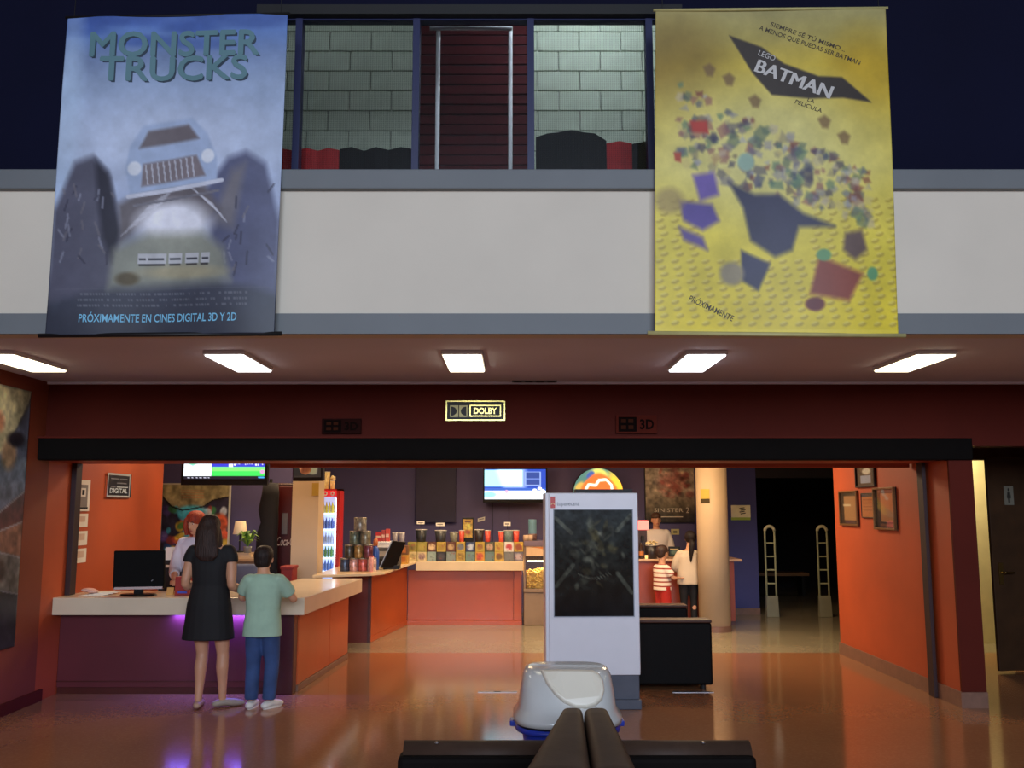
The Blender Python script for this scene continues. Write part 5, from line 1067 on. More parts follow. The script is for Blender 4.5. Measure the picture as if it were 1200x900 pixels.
def gate(px, label, lean):
    Y = 15.0; x = at(px,716,Y).x; zt = at(600,616.5,Y).z; w = 0.075; M_g = mat('pale_green_grey_metal',(176,178,140),0.35,var=0.05); t = thing('security_gate', label, 'gate', (x,Y,0), group='security gates at the corridor')
    loop = [(x-w,Y,0.28),(x-w,Y,zt-0.09)] + [(x+w*math.cos(a),Y,zt-0.08+0.075*math.sin(a)) for a in np.linspace(PI,0,9)] + [(x+w,Y,zt-0.09),(x+w,Y,0.28)]
    obj('loop_tube', MB().tube(loop,[0.016]*len(loop),10,smooth=0), M_g, t, smooth=True)
    obj('loop_cap', MB().tube([(x+w*math.cos(a),Y-0.002,zt-0.08+0.078*math.sin(a)) for a in np.linspace(PI*0.98,PI*0.02,9)],[0.024]*9,10,smooth=0), mat('pale_cap',(214,208,170),0.4), t, smooth=True)
    for k in range(1,5): z = 0.28+(zt-0.2-0.28)*k/4.4+0.02; obj('rung', MB().cyl((x-w,Y,z),(x+w,Y,z),0.012,n=8), M_g, t)
    obj('base_cover', MB().hexa([(x-w-0.02,Y-0.06,0),(x+w+0.02,Y-0.06,0),(x+w+0.02,Y+0.06,0),(x-w-0.02,Y+0.06,0)],[(x-w-0.015,Y-0.035,0.32),(x+w+0.015,Y-0.035,0.32),(x+w+0.015,Y+0.035,0.32),(x-w-0.015,Y+0.035,0.32)]), mat('grey_gate_base',(140,136,112),0.4), t, bevel=0.006)
gate(905,'pale security gate standing nearer the dusky blue wall',0); gate(967,'pale security gate standing nearer the orange wall',0)
bn = thing('corridor_bench', 'low dim bench deep in the dark corridor', 'bench', (at(905,700,18.5).x,18.5,0)); xq = at(905,700,18.5).x
obj('seat', B(xq-0.6,xq+0.7,18.4,18.8,0.38,0.44), mat('tan_bench',(150,110,70),0.5), bn)
for s_ in (-0.5,0.6): obj('leg', B(xq+s_-0.03,xq+s_+0.03,18.45,18.75,0,0.38), M_black, bn)
a = at(902,557,16.5); dl = thing('exit_spot', 'tiny bright spotlight on the corridor ceiling', 'light', (a.x,16.5,a.z)); obj('bulb', MB().ell((a.x,16.5,a.z),(0.02,0.02,0.02)), glow('spot_bulb',(255,240,210),12), dl); obj('stem', MB().cyl((a.x,16.5,a.z+0.015),(a.x,16.5,ZC),0.008,n=8), M_black, dl)
# things on the café counter
cl_ = thing('lit_box', 'glowing pink lit box on the café counter beside the kiosk', 'lamp', (at(748,655,14.2).x,14.2,zC2)); x0, x1 = at(735,615,14.1).x, at(760.5,615,14.1).x
obj('lit_head', B(x0,x1,14.1,14.28,at(600,621,14.1).z,at(600,610,14.1).z), mat('pink_glow',(255,120,110),0.4,emit=(255,110,100),es=2.2), cl_, bevel=0.01); obj('machine_body', B(x0,x1-0.03,14.12,14.3,zC2,at(600,621,14.1).z), mat('dark_machine',(60,40,36),0.4), cl_); obj('spout', B(x1-0.12,x1-0.08,14.06,14.12,at(600,634,14.1).z,at(600,628,14.1).z), M_black, cl_)
for k,(px,col,lb) in enumerate(((745.5,(40,60,90),'dark blue bottle on the café counter under the lit box'),(751.5,(196,120,60),'dark bottle with orange label beside the blue one'))):
    x = at(px,655,14.0).x; t = thing('drink_bottle', lb, 'bottle', (x,14.0,zC2), group='bottles on the café counter'); obj('bottle', MB().lathe((x,14.0,zC2),[(0.035,0),(0.038,0.02),(0.038,0.15),(0.015,0.21),(0.015,0.23)],14), mat('cafe_bottle_%d'%k,(36,50,80) if not k else (60,40,30),0.2), t, smooth=True); obj('label_band', MB().lathe((x,14.0,zC2),[(0.039,0.05),(0.039,0.11)],14,cap=False), mat('cafe_label_%d'%k,col,0.5), t, smooth=True)
bucket(764,639.5,655,15,(44,38,42),'black bucket heaped with popcorn on the café counter',Y=14.02,zb=zC2,popcorn=True,group='buckets on the café counter')
x = at(757.5,655,13.97).x; single('candle_cup', MB().lathe((x,13.97,zC2),[(0.02,0),(0.022,0.05),(0.018,0.055)],12), glow('candle_glow',(255,200,120),1.2), 'tiny glowing cup in front of the popcorn bucket', 'candle', smooth=True)
fb_ = thing('menu_stand', 'small black framed menu stand on the café counter', 'menu stand', (at(790,655,14.05).x,14.06,zC2)); obj('frame', pbox(783.5,640.5,797,652.5,14.05,0.03), M_black, fb_, bevel=0.004)
fb_.location.z = zC2; 
q = rquad(785.3,643,795.2,651.5,14.047); cvb = Canvas(12,12,(40,56,50)); cvb.ell(0.5,0.5,0.4,0.3,(90,110,90),soft=0.6); cvb.rect(0.0,0.0,1,0.12,(200,170,110)); print_sheet('picture', cvb, q, M_poster, fb_)
# ================================================================== framed pictures on the orange side wall
def wall_frame(x0,y0,x1,y1,label,mfr,cv,th=0.03,bw=0.022):
    X = XR; q = wall_sheet(x0,y0,x1,y1,X-0.012)
    t = thing('framed_picture', label, 'picture', atx((x0+x1)/2,y1,X))
    ys_ = sorted((q.c[0][1],q.c[1][1])); zb_, zt_ = q.c[2][2], q.c[0][2]
    obj('backing', B(X-0.010,X-0.0005,ys_[0],ys_[1],zb_,zt_), M_dark, t); print_sheet('picture', cv, q, M_poster, t)
    for (ya,yb,za,zb2) in ((ys_[0],ys_[1],zt_-bw,zt_),(ys_[0],ys_[1],zb_,zb_+bw),(ys_[0],ys_[0]+bw,zb_+bw,zt_-bw),(ys_[1]-bw,ys_[1],zb_+bw,zt_-bw)): obj('frame_rail', B(X-th,X-0.0005,ya,yb,za,zb2), mfr, t, bevel=0.004)
    obj('glass', B(X-0.016,X-0.014,ys_[0]+bw,ys_[1]-bw,zb_+bw,zt_-bw), M_clear, t)
    return t
M_bron = mat('bronze_frame',(120,84,44),0.35,metal=0.4); M_blk = mat('black_frame',(30,24,22),0.4)
cv = Canvas(20,36,(60,46,36)); cv.rect(0.25,0.15,0.85,0.85,(176,130,90)); cv.rect(0.2,0.4,0.6,0.44,(220,200,170)); cv.rect(0.3,0.86,0.8,0.92,(90,60,70)); wall_frame(984.5,575,1005.5,616,'bronze framed picture nearest the dark corridor',M_bron,cv)
cv = Canvas(20,36,(70,50,44)); cv.ell(0.55,0.4,0.22,0.12,(226,226,226),soft=0.3); cv.rect(0.25,0.55,0.75,0.85,(160,176,220)); cv.rect(0.0,0.0,1,0.2,(40,34,32)); wall_frame(1003,540,1025.5,571,'small dark framed picture topmost on the orange wall',M_blk,cv)
cv = Canvas(20,30,(190,112,60)); cv.rect(0,0,1,0.14,(40,36,70)); 
for k in range(4): cv.rect(0.15,0.25+0.14*k,0.85,0.28+0.14*k,(150,80,44))
wall_frame(1009.5,577.5,1026,607,'small blue-topped certificate between the two bronze frames',M_blk,cv,th=0.02,bw=0.01)
cv = Canvas(20,40,(50,38,34)); cv.rect(0.28,0.15,0.85,0.82,(182,128,90)); cv.rect(0.2,0.06,0.85,0.11,(90,80,90)); cv.rect(0.25,0.86,0.85,0.92,(120,80,60)); wall_frame(1025.5,571,1050,621,'largest bronze framed picture nearest the shutter rail',M_bron,cv,th=0.04)

# ================================================================== white advertising kiosk
KY = 8.22
kx = at(694,700,KY).x; kh = at(600,577.5,KY).z; kw = 0.81
kr = thing('advertising_kiosk', 'tall white advertising kiosk with a dark poster screen in the hall', 'kiosk', (kx,KY+0.16,0), rotz=0.035, local=True)
M_kw = mat('white_kiosk_laminate',(224,224,232),0.35,var=0.02); hw = kw/2; zb0 = at(600,790,KY).z
obj('body', MB().box(-hw,hw,-0.14,0.16,zb0,kh), M_kw, kr, bevel=0.008); obj('front_plate', MB().box(-hw+0.03,hw-0.005,-0.158,-0.14,zb0-0.01,kh-0.004), M_kw, kr, bevel=0.006)
obj('base', MB().box(-hw+0.05,hw-0.01,-0.13,0.15,0.0,zb0), mat('slate_plinth',(78,82,96),0.5), kr, bevel=0.006); obj('base_step', MB().box(-hw+0.03,hw+0.0,-0.17,0.16,0.0,0.08), mat('slate_plinth',(78,82,96)), kr, bevel=0.006)
obj('back_hood', MB().box(-0.12,hw-0.02,0.02,0.2,kh,kh+0.035), M_black, kr)
zs0, zs1 = at(600,722,KY).z, at(600,597.5,KY).z; sx0, sx1 = -hw+0.075, hw-0.055
obj('screen_bezel', MB().box(sx0-0.008,sx1+0.008,-0.164,-0.156,zs0-0.008,zs1+0.008), mat('silver_bezel',(150,154,166),0.4), kr)
q = Quad((sx0,-0.166,zs1),(sx1,-0.166,zs1),(sx0,-0.166,zs0),(sx1,-0.166,zs0)); q.n = np.array((0,-1.0,0))
cv = Canvas(90,118,(30,34,36)); cv.vgrad([(0,(44,52,54)),(0.4,(36,40,38)),(0.75,(24,26,24)),(1,(14,16,20))])
rr = random.Random(31)
for k in range(70): cv.ell(rr.gauss(0.5,0.16),rr.gauss(0.38,0.16),rr.uniform(0.02,0.07),rr.uniform(0.01,0.04),rr.choice([(84,88,74),(64,68,60),(110,112,96),(40,44,40),(90,84,56)]),rot=rr.random()*3,soft=0.8,op=0.5)
for a_,b_ in (((0.02,0.08),(0.22,0.22)),((0.98,0.05),(0.80,0.2)),((0.02,0.72),(0.24,0.52)),((0.98,0.78),(0.80,0.60))): cv.line([a_,b_],0.03,(96,100,88),0.6)
for k in range(12): x = 0.30+0.035*k; cv.line([(x,0.60+0.04*math.sin(k*0.3)),(x+0.03,0.62+0.04*math.sin(k*0.3))],0.008,(130,132,116),0.5)
cv.noise(0.3,12,6); print_sheet('poster_screen', cv, q, paint_mat('glossy_poster',0.12,spec=0.5), kr)
zl0, zl1 = at(600,595.5,KY).z, at(600,582,KY).z
obj('logo_tab', MB().box(-hw+0.045,-hw+0.085,-0.164,-0.157,zl0,zl1), mat('logo_red',(196,52,44),0.4), kr)
q = Quad((-hw+0.045,-0.1665,zl1),(-hw+0.085,-0.1665,zl1),(-hw+0.045,-0.1665,zl0),(-hw+0.085,-0.1665,zl0)); q.n = np.array((0,-1.0,0))
obj('logo_arc', MB().tube([(-hw+0.048,-0.166,zl0+0.030),(-hw+0.065,-0.166,zl0+0.043),(-hw+0.082,-0.166,zl0+0.030)],[0.004]*3,6), mat('logo_cream',(240,200,150),0.4), kr)
q = Quad((-hw+0.095,-0.1595,zl1-0.03),(-hw+0.30,-0.1595,zl1-0.03),(-hw+0.095,-0.1595,zl0),(-hw+0.30,-0.1595,zl0)); q.n = np.array((0,-1.0,0)); lettering('topanecana', q, 0.5,0.55,0.95,0.62, mat('grey_text2',(110,112,124)), kr, off=0.001)
# ================================================================== armchairs
M_leath = mat('black_leather',(11,8,8),0.6,spec=0.12,var=0.15,scale=20,bump=0.1); M_leathb_lit = mat('warm_lit_brown_leather',(70,42,32),0.45,spec=0.3,var=0.12,scale=16,bump=0.1)  # brown leather made paler, with warm light on the tops in its colour
def armchair(label, x0, x1, y0, y1, h, arm_h):
    t = thing('armchair', label, 'armchair', ((x0+x1)/2,(y0+y1)/2,0), group='cube armchairs in the hall')
    obj('back_panel', B(x0,x1,y0,y0+0.2,0.05,h-0.03), M_leath, t, bevel=0.02,seg=3); obj('back_cushion', B(x0-0.002,x1+0.002,y0-0.002,y0+0.21,h-0.03,h), M_leathb_lit, t, bevel=0.012,seg=3)
    for s_ in (0,1):
        xa = x0 if s_ == 0 else x1-0.2; obj('arm', B(xa,xa+0.2,y0+0.205,y1,0.05,arm_h), M_leath, t, bevel=0.02,seg=3)
    obj('seat_base', B(x0+0.205,x1-0.205,y0+0.205,y1-0.02,0.05,0.28), M_leath, t, bevel=0.02); obj('seat_cushion', B(x0+0.207,x1-0.207,y0+0.21,y1,0.285,0.42), M_leathb_lit, t, bevel=0.03,seg=3)
    for xx in (x0+0.08,x1-0.08):
        for yy in (y0+0.08,y1-0.08): obj('foot', MB().cyl((xx,yy,0),(xx,yy,0.055),0.025), M_black, t)
YA = atz(790,803,0.05).y; armchair('black armchair with its back to us right of the white kiosk', at(748,760,YA).x-0.15, at(835,765,YA).x, YA, YA+0.8, at(600,726.5,YA).z, 0.5)
YA2 = 10.35; armchair('brown armchair with a top tinted by warm light, behind the black one', at(806,720,YA2).x-0.95, at(806,720,YA2).x, YA2, YA2+0.8, at(600,709,YA2).z, 0.45)
# metal floor plates
M_steel = mat('brushed_steel',(150,146,150),0.3,metal=0.9)
for px0,px1,lb in ((560,606,'thin steel floor plate left of the waste bin'),(788,836,'thin steel floor plate in front of the black armchair')):
    a, b = atz(px0,811,0), atz(px1,811,0); t = thing('floor_plate', lb, 'floor plate', ((a.x+b.x)/2,a.y,0.001), group='shutter lock plates in the floor'); obj('plate', B(a.x,b.x,a.y-0.03,a.y+0.03,0.0,0.004), M_steel, t); obj('lock_slot', B((a.x+b.x)/2-0.03,(a.x+b.x)/2+0.03,a.y-0.012,a.y+0.012,0.004,0.006), M_dark, t)
# ================================================================== waste bin with domed swing lid
BY = 5.98; bc_ = at(664,820,BY); bxc = bc_.x
wb = thing('waste_bin', 'blue waste bin with pale domed swing lid behind the bench', 'bin', (bxc,BY,0), local=True)
zr0 = at(600,846,BY-0.2).z; zt0 = at(600,780,BY).z; wr = at(727,840,BY).x-bxc
M_binb = mat('blue_plastic_bin',(40,60,170),0.35,var=0.06); M_lid = mat('pale_grey_plastic_lid',(212,212,208),0.22,var=0.03,coat=0.3); M_flap = mat('cream_plastic_flap',(248,240,220),0.3,var=0.02)
obj('bin_body', MB().rings([(0,0,0.0,wr*0.66,0.22),(0,0,0.02,wr*0.7,0.235),(0,0,zr0-0.02,wr*0.86,0.30)],40,3.2), M_binb, wb, smooth=True)
obj('bin_rim', MB().rings([(0,0,zr0-0.06,wr*0.93,0.325),(0,0,zr0-0.055,wr*0.97,0.34),(0,0,zr0-0.03,wr*0.97,0.34)],40,3.2), M_binb, wb, smooth=True)
obj('bag_edge', MB().rings([(0,0,zr0-0.045,wr*0.9,0.315),(0,0,zr0-0.02,wr*0.96,0.33),(0,0,zr0-0.005,wr*0.95,0.325)],40,3.2), mat('black_bin_bag',(24,26,34),0.35,bump=0.5,bscale=18), wb, smooth=True)
for s_ in (-1,1): obj('handle', MB().box(s_*wr*0.97-0.03,s_*wr*0.97+0.03,-0.05,0.05,zr0-0.06,zr0-0.025), M_binb, wb, bevel=0.008)
H_ = zt0-zr0
obj('lid_dome', MB().rings([(0,0,zr0-0.012,wr*1.0,0.35),(0,0,zr0+0.02,wr*1.0,0.35),(0,0,zr0+0.045,wr*0.94,0.325),(0,0,zr0+0.07,wr*0.90,0.31),(0,0,zr0+H_*0.6,wr*0.86,0.27),(0,0.01,zr0+H_*0.85,wr*0.82,0.22),(0,0.02,zr0+H_*0.96,wr*0.77,0.18),(0,0.03,zt0,wr*0.68,0.13)],48,3.0), M_lid, wb, smooth=True)
def lid_pt(u, v, off):     # a point on the sloping front of the dome, pushed out a little
    z = zr0+0.07+(H_-0.075)*v; y = np.interp((z-zr0)/H_,[0.2,0.6,0.85,0.96,1.0],[-0.31,-0.27,-0.21,-0.16,-0.12]); return Vector((u*wr, y-off-0.006, z+off*0.5))
fl = [(-0.50,1.0),(-0.2,1.01),(0.2,1.01),(0.45,1.0),(0.56,0.93),(0.62,0.78),(0.63,0.55),(0.58,0.35),(0.47,0.20),(0.30,0.12),(0.10,0.13),(-0.10,0.26),(-0.26,0.46),(-0.40,0.72)]
def flap(off, sc, base=0.0):
    cu, cv_ = 0.12, 0.6; return [lid_pt(cu+(u-cu)*sc, min(1.0,cv_+(v-cv_)*sc), off) for u, v in fl]
mb = MB(); mb.loft([flap(-0.03,1.0), flap(0.010,1.0), flap(0.022,0.965), flap(0.028,0.88)]); obj('swing_flap', mb, M_flap, wb, smooth=False, bevel=0.004)
# ================================================================== back-to-back bench in the foreground
YBn = 5.34; zse = 0.43
bx0, bx1 = at(468,872,YBn).x, at(881,872,YBn).x
be = thing('lobby_bench', 'dark brown padded back-to-back bench in the near foreground', 'bench', ((bx0+bx1)/2,4.3,0))
M_bench = mat('dark_brown_vinyl',(70,52,42),0.6,spec=0.25,var=0.12,scale=10,bump=0.08); M_benchk = mat('black_brown_vinyl',(16,12,11),0.7,spec=0.1,var=0.12,scale=10)
mid = at(686,872,YBn).x
for a_, b_ in ((bx0, mid-0.01),(mid+0.01, bx1)):
    ob = obj('seat_roll', MB().tube([(a_+0.03,YBn-0.02,zse-0.065),(b_-0.02,YBn-0.02,zse-0.065)],[0.075,0.075],16,smooth=0), M_bench, be, smooth=True)
    obj('seat_pad', B(a_+0.004,b_-0.004,YBn-0.13,YBn+0.03,0.06,zse-0.05), M_benchk, be, bevel=0.03, seg=3)
obj('bench_base', B(mid-0.38,mid+0.34,3.85,YBn-0.14,0.0,0.23), M_black, be)
for xx_ in (bx0+0.08, bx1-0.08): obj('foot', MB().cyl((xx_,YBn-0.05,0),(xx_,YBn-0.05,0.07),0.03), M_black, be)
for px in (511,826): p = at(px,880,YBn-0.09); obj('button', MB().ell((p.x,YBn-0.05,zse+0.005),(0.012,0.012,0.006)), M_steel, be)
# two tall back cushions, far end narrow, near end broad
def cush(far, near, name):
    (fx0_,fx1_), (nx0_,nx1_) = far, near; Yf_, Yn_ = 5.0, 3.8; zf_ = at(600,828,Yf_).z
    A = lambda px: at(px,829,Yf_).x; rings = []
    for k in range(12):
        f = max(0,(k-2)/9); Yk = [Yf_,Yf_-0.008,Yf_-0.03][k] if k < 3 else Yf_-0.03+(Yn_-Yf_)*f
        x0_ = A(fx0_)+(nx0_-A(fx0_))*f; x1_ = A(fx1_)+(nx1_-A(fx1_))*f; ins = (0.035,0.012,0.0)[k] if k < 3 else 0.0
        xc, hw_ = (x0_+x1_)/2, (x1_-x0_)/2-ins; zt_ = zf_-ins; ring = [Vector((xc-hw_,Yk,0.22))]
        for a in np.linspace(PI,0,13):
            ca, sa_ = math.cos(a), math.sin(a); ring.append(Vector((xc+hw_*math.copysign(abs(ca)**0.55,ca),Yk,zt_-0.07+0.07*abs(sa_)**0.6)))
        ring.append(Vector((xc+hw_,Yk,0.22))); rings.append(ring)
    mb = MB(); mb.loft(rings); obj(name, mb, M_bench, be, smooth=True)
xm_ = lambda px, py: at(px,py,4.55).x
cush((657,682.8),(at(606,905,3.8).x, at(694,905,3.8).x),'back_cushion'); cush((683.6,713),(at(696.5,905,3.8).x, at(752,905,3.8).x),'back_cushion')
# ================================================================== people
M_skin = mat('skin_tan',(196,142,110),0.5,var=0.05,scale=12); M_skin2 = mat('skin_warm',(206,150,116),0.5,var=0.05,scale=12)
def stripes_mat():
    m = bpy.data.materials.new('striped_jersey'); m.use_nodes = True; nt = m.node_tree; b = nt.nodes['Principled BSDF']
    tc = nt.nodes.new('ShaderNodeTexCoord'); wv = nt.nodes.new('ShaderNodeTexWave'); wv.bands_direction = 'Z'; wv.inputs['Scale'].default_value = 5.2; wv.inputs['Distortion'].default_value = 0.3
    rp = nt.nodes.new('ShaderNodeValToRGB'); rp.color_ramp.elements[0].color = lin((150,52,40)); rp.color_ramp.elements[1].color = lin((236,214,196)); rp.color_ramp.elements[0].position = 0.18; rp.color_ramp.elements[1].position = 0.3
    nt.links.new(tc.outputs['Object'], wv.inputs['Vector']); nt.links.new(wv.outputs['Fac'], rp.inputs['Fac']); nt.links.new(rp.outputs['Color'], b.inputs['Base Color']); b.inputs['Roughness'].default_value = 0.8
    return m
def hair_mat(name, c):
    if name in _mats: return _mats[name]
    m = mat(name, c, 0.6, var=0.35, scale=6.0); nt = m.node_tree; b = nt.nodes['Principled BSDF']
    tc = [n for n in nt.nodes if n.type == 'TEX_COORD'][0]; nz = [n for n in nt.nodes if n.type == 'TEX_NOISE'][0]
    mp = nt.nodes.new('ShaderNodeMapping'); mp.inputs['Scale'].default_value = (14, 14, 0.9)
    nt.links.new(tc.outputs['Object'], mp.inputs['Vector']); nt.links.new(mp.outputs['Vector'], nz.inputs['Vector'])
    bp = nt.nodes.new('ShaderNodeBump'); bp.inputs['Strength'].default_value = 0.7; bp.inputs['Distance'].default_value = 0.012
    nt.links.new(nz.outputs['Fac'], bp.inputs['Height']); nt.links.new(bp.outputs['Normal'], b.inputs['Normal'])
    b.inputs['Specular IOR Level'].default_value = 0.3
    return m
M_eyew = mat('eye_white',(230,226,220),0.3,var=0.02); M_eyed = mat('eye_dark',(40,28,22),0.3); M_lip = mat('lip_rose',(160,84,76),0.5)
def hand(mb, w, d, n, sg, sc=1.0, curl=0.5):
    w = Vector(w); d = Vector(d).normalized(); n = Vector(n); n = (n - d*n.dot(d)).normalized(); s = d.cross(n)*sg
    mb.tube([w-d*0.02*sc, w+d*0.02*sc, w+d*0.055*sc, w+d*0.088*sc],[0.026*sc,0.034*sc,0.041*sc,0.038*sc],12,flat=0.42,ref=s,tip=True)
    for k,(o,L) in enumerate(((0.030,0.060),(0.010,0.074),(-0.010,0.078),(-0.029,0.068))):
        b = w + d*0.082*sc - s*o*sc; r = 0.0088*sc
        mb.tube([b-d*0.02*sc, b+d*L*0.4*sc+n*0.004*sc, b+d*L*0.75*sc+n*L*0.3*curl*sc, b+d*L*(1-0.25*curl)*sc+n*L*0.75*curl*sc],[r*1.08,r,r*0.92,r*0.8],8,tip=True)
    b = w + d*0.022*sc + s*0.026*sc
    mb.tube([b-s*0.012*sc, b+s*0.016*sc+d*0.02*sc+n*0.004*sc, b+s*0.026*sc+d*0.045*sc+n*0.012*sc, b+s*0.024*sc+d*0.066*sc+n*0.02*sc],[0.013*sc,0.0115*sc,0.010*sc,0.008*sc],8,tip=True)
class Human:
    def __init__(s, label, px, Y, H, rotz=0.0, hh=None, sw=0.175, hw=0.165, skin_m=None, x=None, nk=1.36):
        s.H = H; s.k = H/1.63; s.hh = hh or 0.215*s.k; s.sw = sw*s.k; s.hw = hw*s.k; s.sz = H - s.hh*nk; s.hz = 0.52*H
        X = at(px, 700, Y).x if x is None else x
        s.t = thing('person', label, 'person', (X, Y, 0), rotz=rotz, local=True); s.mb = MB(); s.skin = skin_m or M_skin; s.vox = 0.0085 if Y < 10 else 0.011
        s.torso_dx = 0
    def torso(s, infl=0.0, top=True, zlo=None, extra=None):
        k, sw, hw, sz, hz = s.k, s.sw, s.hw, s.sz, s.hz
        L = [(0,0,hz-0.07*k,hw*0.80+infl,0.085*k+infl),(0,-0.01*k,hz+0.02*k,hw+infl,0.112*k+infl),(0,0.0,hz+0.16*k,hw*0.80+infl,0.088*k+infl),(0,0.0,sz-0.16*k,sw*0.86+infl,0.105*k+infl),(0,-0.005*k,sz-0.05*k,sw*0.97+infl,0.092*k+infl),(0,-0.01*k,sz,sw*0.84+infl*0.8,0.068*k+infl),(0,-0.01*k,sz+0.035*k,sw*0.45+infl*0.3,0.055*k+infl*0.5)]
        return L
    def head(s, c, tilt=0.0, turn=0.0, nape=-0.012):
        """c: head centre; face looks along +y turned by turn"""
        k = s.hh/0.215; mb = s.mb; R_ = Matrix.Rotation(turn,3,'Z') @ Matrix.Rotation(tilt,3,'X'); c = Vector(c); s.hc = c; s.hR = R_; s.hk = k
        P = lambda v: c + R_ @ (Vector(v)*k)
        mb.ell(P((0,-0.008,0.018)),(0.074*k,0.092*k,0.088*k),rot=R_); mb.ell(P((0,0.022,-0.040)),(0.056*k,0.062*k,0.066*k),rot=R_); mb.ell(P((0,0.05,-0.085)),(0.026*k,0.022*k,0.018*k),rot=R_)
        mb.tube([P((0,0.078,0.018)),P((0,0.097,-0.018)),P((0,0.080,-0.030))],[0.009*k,0.015*k,0.012*k],8,tip=True)
        for sg in (-1,1): mb.ell(P((sg*0.076,-0.006,-0.012)),(0.010*k,0.02*k,0.03*k),10,7,rot=R_)
        mb.tube([Vector((0,nape*k,s.sz-0.03*k)),Vector((c.x*0.5,nape*k*0.6+c.y*0.3,s.sz+0.04*k)),P((0,-0.015,-0.05))],[0.066*k,0.052*k,0.050*k],14,tip=True)
        s.face = P
    def features(s):
        k = s.hk; P = s.face
        for sg in (-1,1):
            o = obj('eye', MB().ell(P((sg*0.029,0.072,0.012)),(0.010*k,0.007*k,0.0045*k),10,6,rot=s.hR), M_eyew, s.t, smooth=True)
            obj('iris', MB().ell(P((sg*0.029,0.077,0.012)),(0.0055*k,0.003*k,0.005*k),8,6,rot=s.hR), M_eyed, o, smooth=True)
            obj('eyebrow', MB().tube([P((sg*0.014,0.083,0.028)),P((sg*0.03,0.083,0.034)),P((sg*0.046,0.073,0.028))],[0.003*k,0.0045*k,0.002*k],6), M_eyed, s.t, smooth=True)
        obj('mouth', MB().ell(P((0,0.083,-0.058)),(0.022*k,0.008*k,0.007*k),12,6,rot=s.hR), M_lip, s.t, smooth=True)
    def arm(s, sg, elbow, wrist, hd, hn, curl=0.5, sc=1.0):
        k = s.k; sh = Vector((sg*s.sw*0.93,-0.01*k,s.sz-0.035*k)); e = Vector(elbow); w = Vector(wrist)
        s.mb.tube([sh,(sh+e)/2+Vector((sg*0.004,0,0)),e,e+(w-e)*0.3,w],[0.050*k*sc,0.045*k*sc,0.038*k*sc,0.040*k*sc,0.025*k*sc],14,tip=True); hand(s.mb, w, hd, hn, sg, s.k*sc, curl)
        if not hasattr(s,'ar'): s.ar = {}
        s.ar[sg] = (sh, e, w)
    def leg(s, sg, knee, ankle, toe, bare=True, sc=1.0):
        k = s.k; hp = Vector((sg*s.hw*0.52,0,s.hz-0.02*k)); kn = Vector(knee); an = Vector(ankle); toe = Vector(toe).normalized()
        s.mb.tube([hp,hp+(kn-hp)*0.5,kn,kn+(an-kn)*0.3+Vector((0,-0.012*k,0)),kn+(an-kn)*0.65,an],[0.085*k*sc,0.072*k*sc,0.052*k*sc,0.053*k*sc,0.040*k*sc,0.031*k*sc],14,tip=True)
        h_ = Vector((an.x,an.y,0)); 
        s.mb.tube([h_-toe*0.045*k+Vector((0,0,0.034*k)),h_+toe*0.02*k+Vector((0,0,0.040*k)),h_+toe*0.10*k+Vector((0,0,0.030*k)),h_+toe*0.165*k+Vector((0,0,0.020*k))],[0.030*k,0.036*k,0.036*k,0.022*k],12,flat=0.8,ref=(-toe.y,toe.x,0),tip=True)
        if not hasattr(s,'lg'): s.lg = {}
        s.lg[sg] = (hp, kn, an, toe)
    def done(s):
        s.mb.rings(s.torso()); s.body = skin('body', s.mb, s.skin, s.t, s.vox, 5)
    def shoe(s, sg, m, label=None, infl=0.008, sole=None):
        k = s.k; hp, kn, an, toe = s.lg[sg]; h_ = Vector((an.x,an.y,0)); mb = MB()
        mb.tube([h_-toe*0.052*k+Vector((0,0,0.036*k)),h_+toe*0.02*k+Vector((0,0,0.044*k)),h_+toe*0.10*k+Vector((0,0,0.034*k)),h_+toe*0.17*k+Vector((0,0,0.026*k))],[0.034*k+infl,0.040*k+infl,0.040*k+infl,0.026*k+infl],14,flat=0.8,ref=(-toe.y,toe.x,0),tip=True)
        for v in mb.v: v.z = max(v.z, 0.004)
        o = obj('shoe', mb, m, s.t, smooth=True)
        if sole:
            sd = Vector((-toe.y,toe.x,0)); c0 = h_+toe*0.06*k; ring = [c0+toe*0.135*k*math.cos(a)+sd*0.046*k*math.sin(a) for a in np.linspace(0,2*PI,20)[:-1]]
            obj('sole', MB().prism([p+Vector((0,0,0.0)) for p in ring],(0,0,0.018*k)), sole, o)
        if label: o['label'] = label
    def sleeve(s, mb, sg, frac, r0, r1):
        sh, e, w = s.ar[sg]; k = s.k
        mb.ell(sh+Vector((-sg*0.022*k,0.0,0.008*k)),(0.072*k,r0*1.05*k,0.062*k),14,9)
        if frac <= 1: mb.tube([sh+Vector((-sg*0.02,0,0.0)),sh+(e-sh)*frac*0.5,sh+(e-sh)*frac],[r0*k,(r0+r1)/2*k,r1*k],16)
        else: mb.tube([sh+Vector((-sg*0.02,0,0)),(sh+e)/2,e,e+(w-e)*(frac-1)],[r0*k,r0*0.95*k,r1*1.1*k,r1*k],16)
    def trousers(s, m, r=(0.10,0.078,0.060,0.055), frac=1.0, name='trousers', infl=0.012):
        mb = MB(); k = s.k
        for sg in (-1,1):
            hp, kn, an, toe = s.lg[sg]
            if frac >= 1: mb.tube([hp+Vector((0,0,0.02*k)),hp+(kn-hp)*0.5,kn,(kn+an)/2,an+Vector((0,0,0.0))],[r[0]*k,r[1]*k*1.08,r[2]*k*1.05,r[2]*k,r[3]*k],16)
            else: mb.tube([hp+Vector((0,0,0.02*k)),hp+(kn-hp)*0.5,hp+(kn-hp)*frac],[r[0]*k,r[1]*k*1.1,r[1]*k*1.05],16)
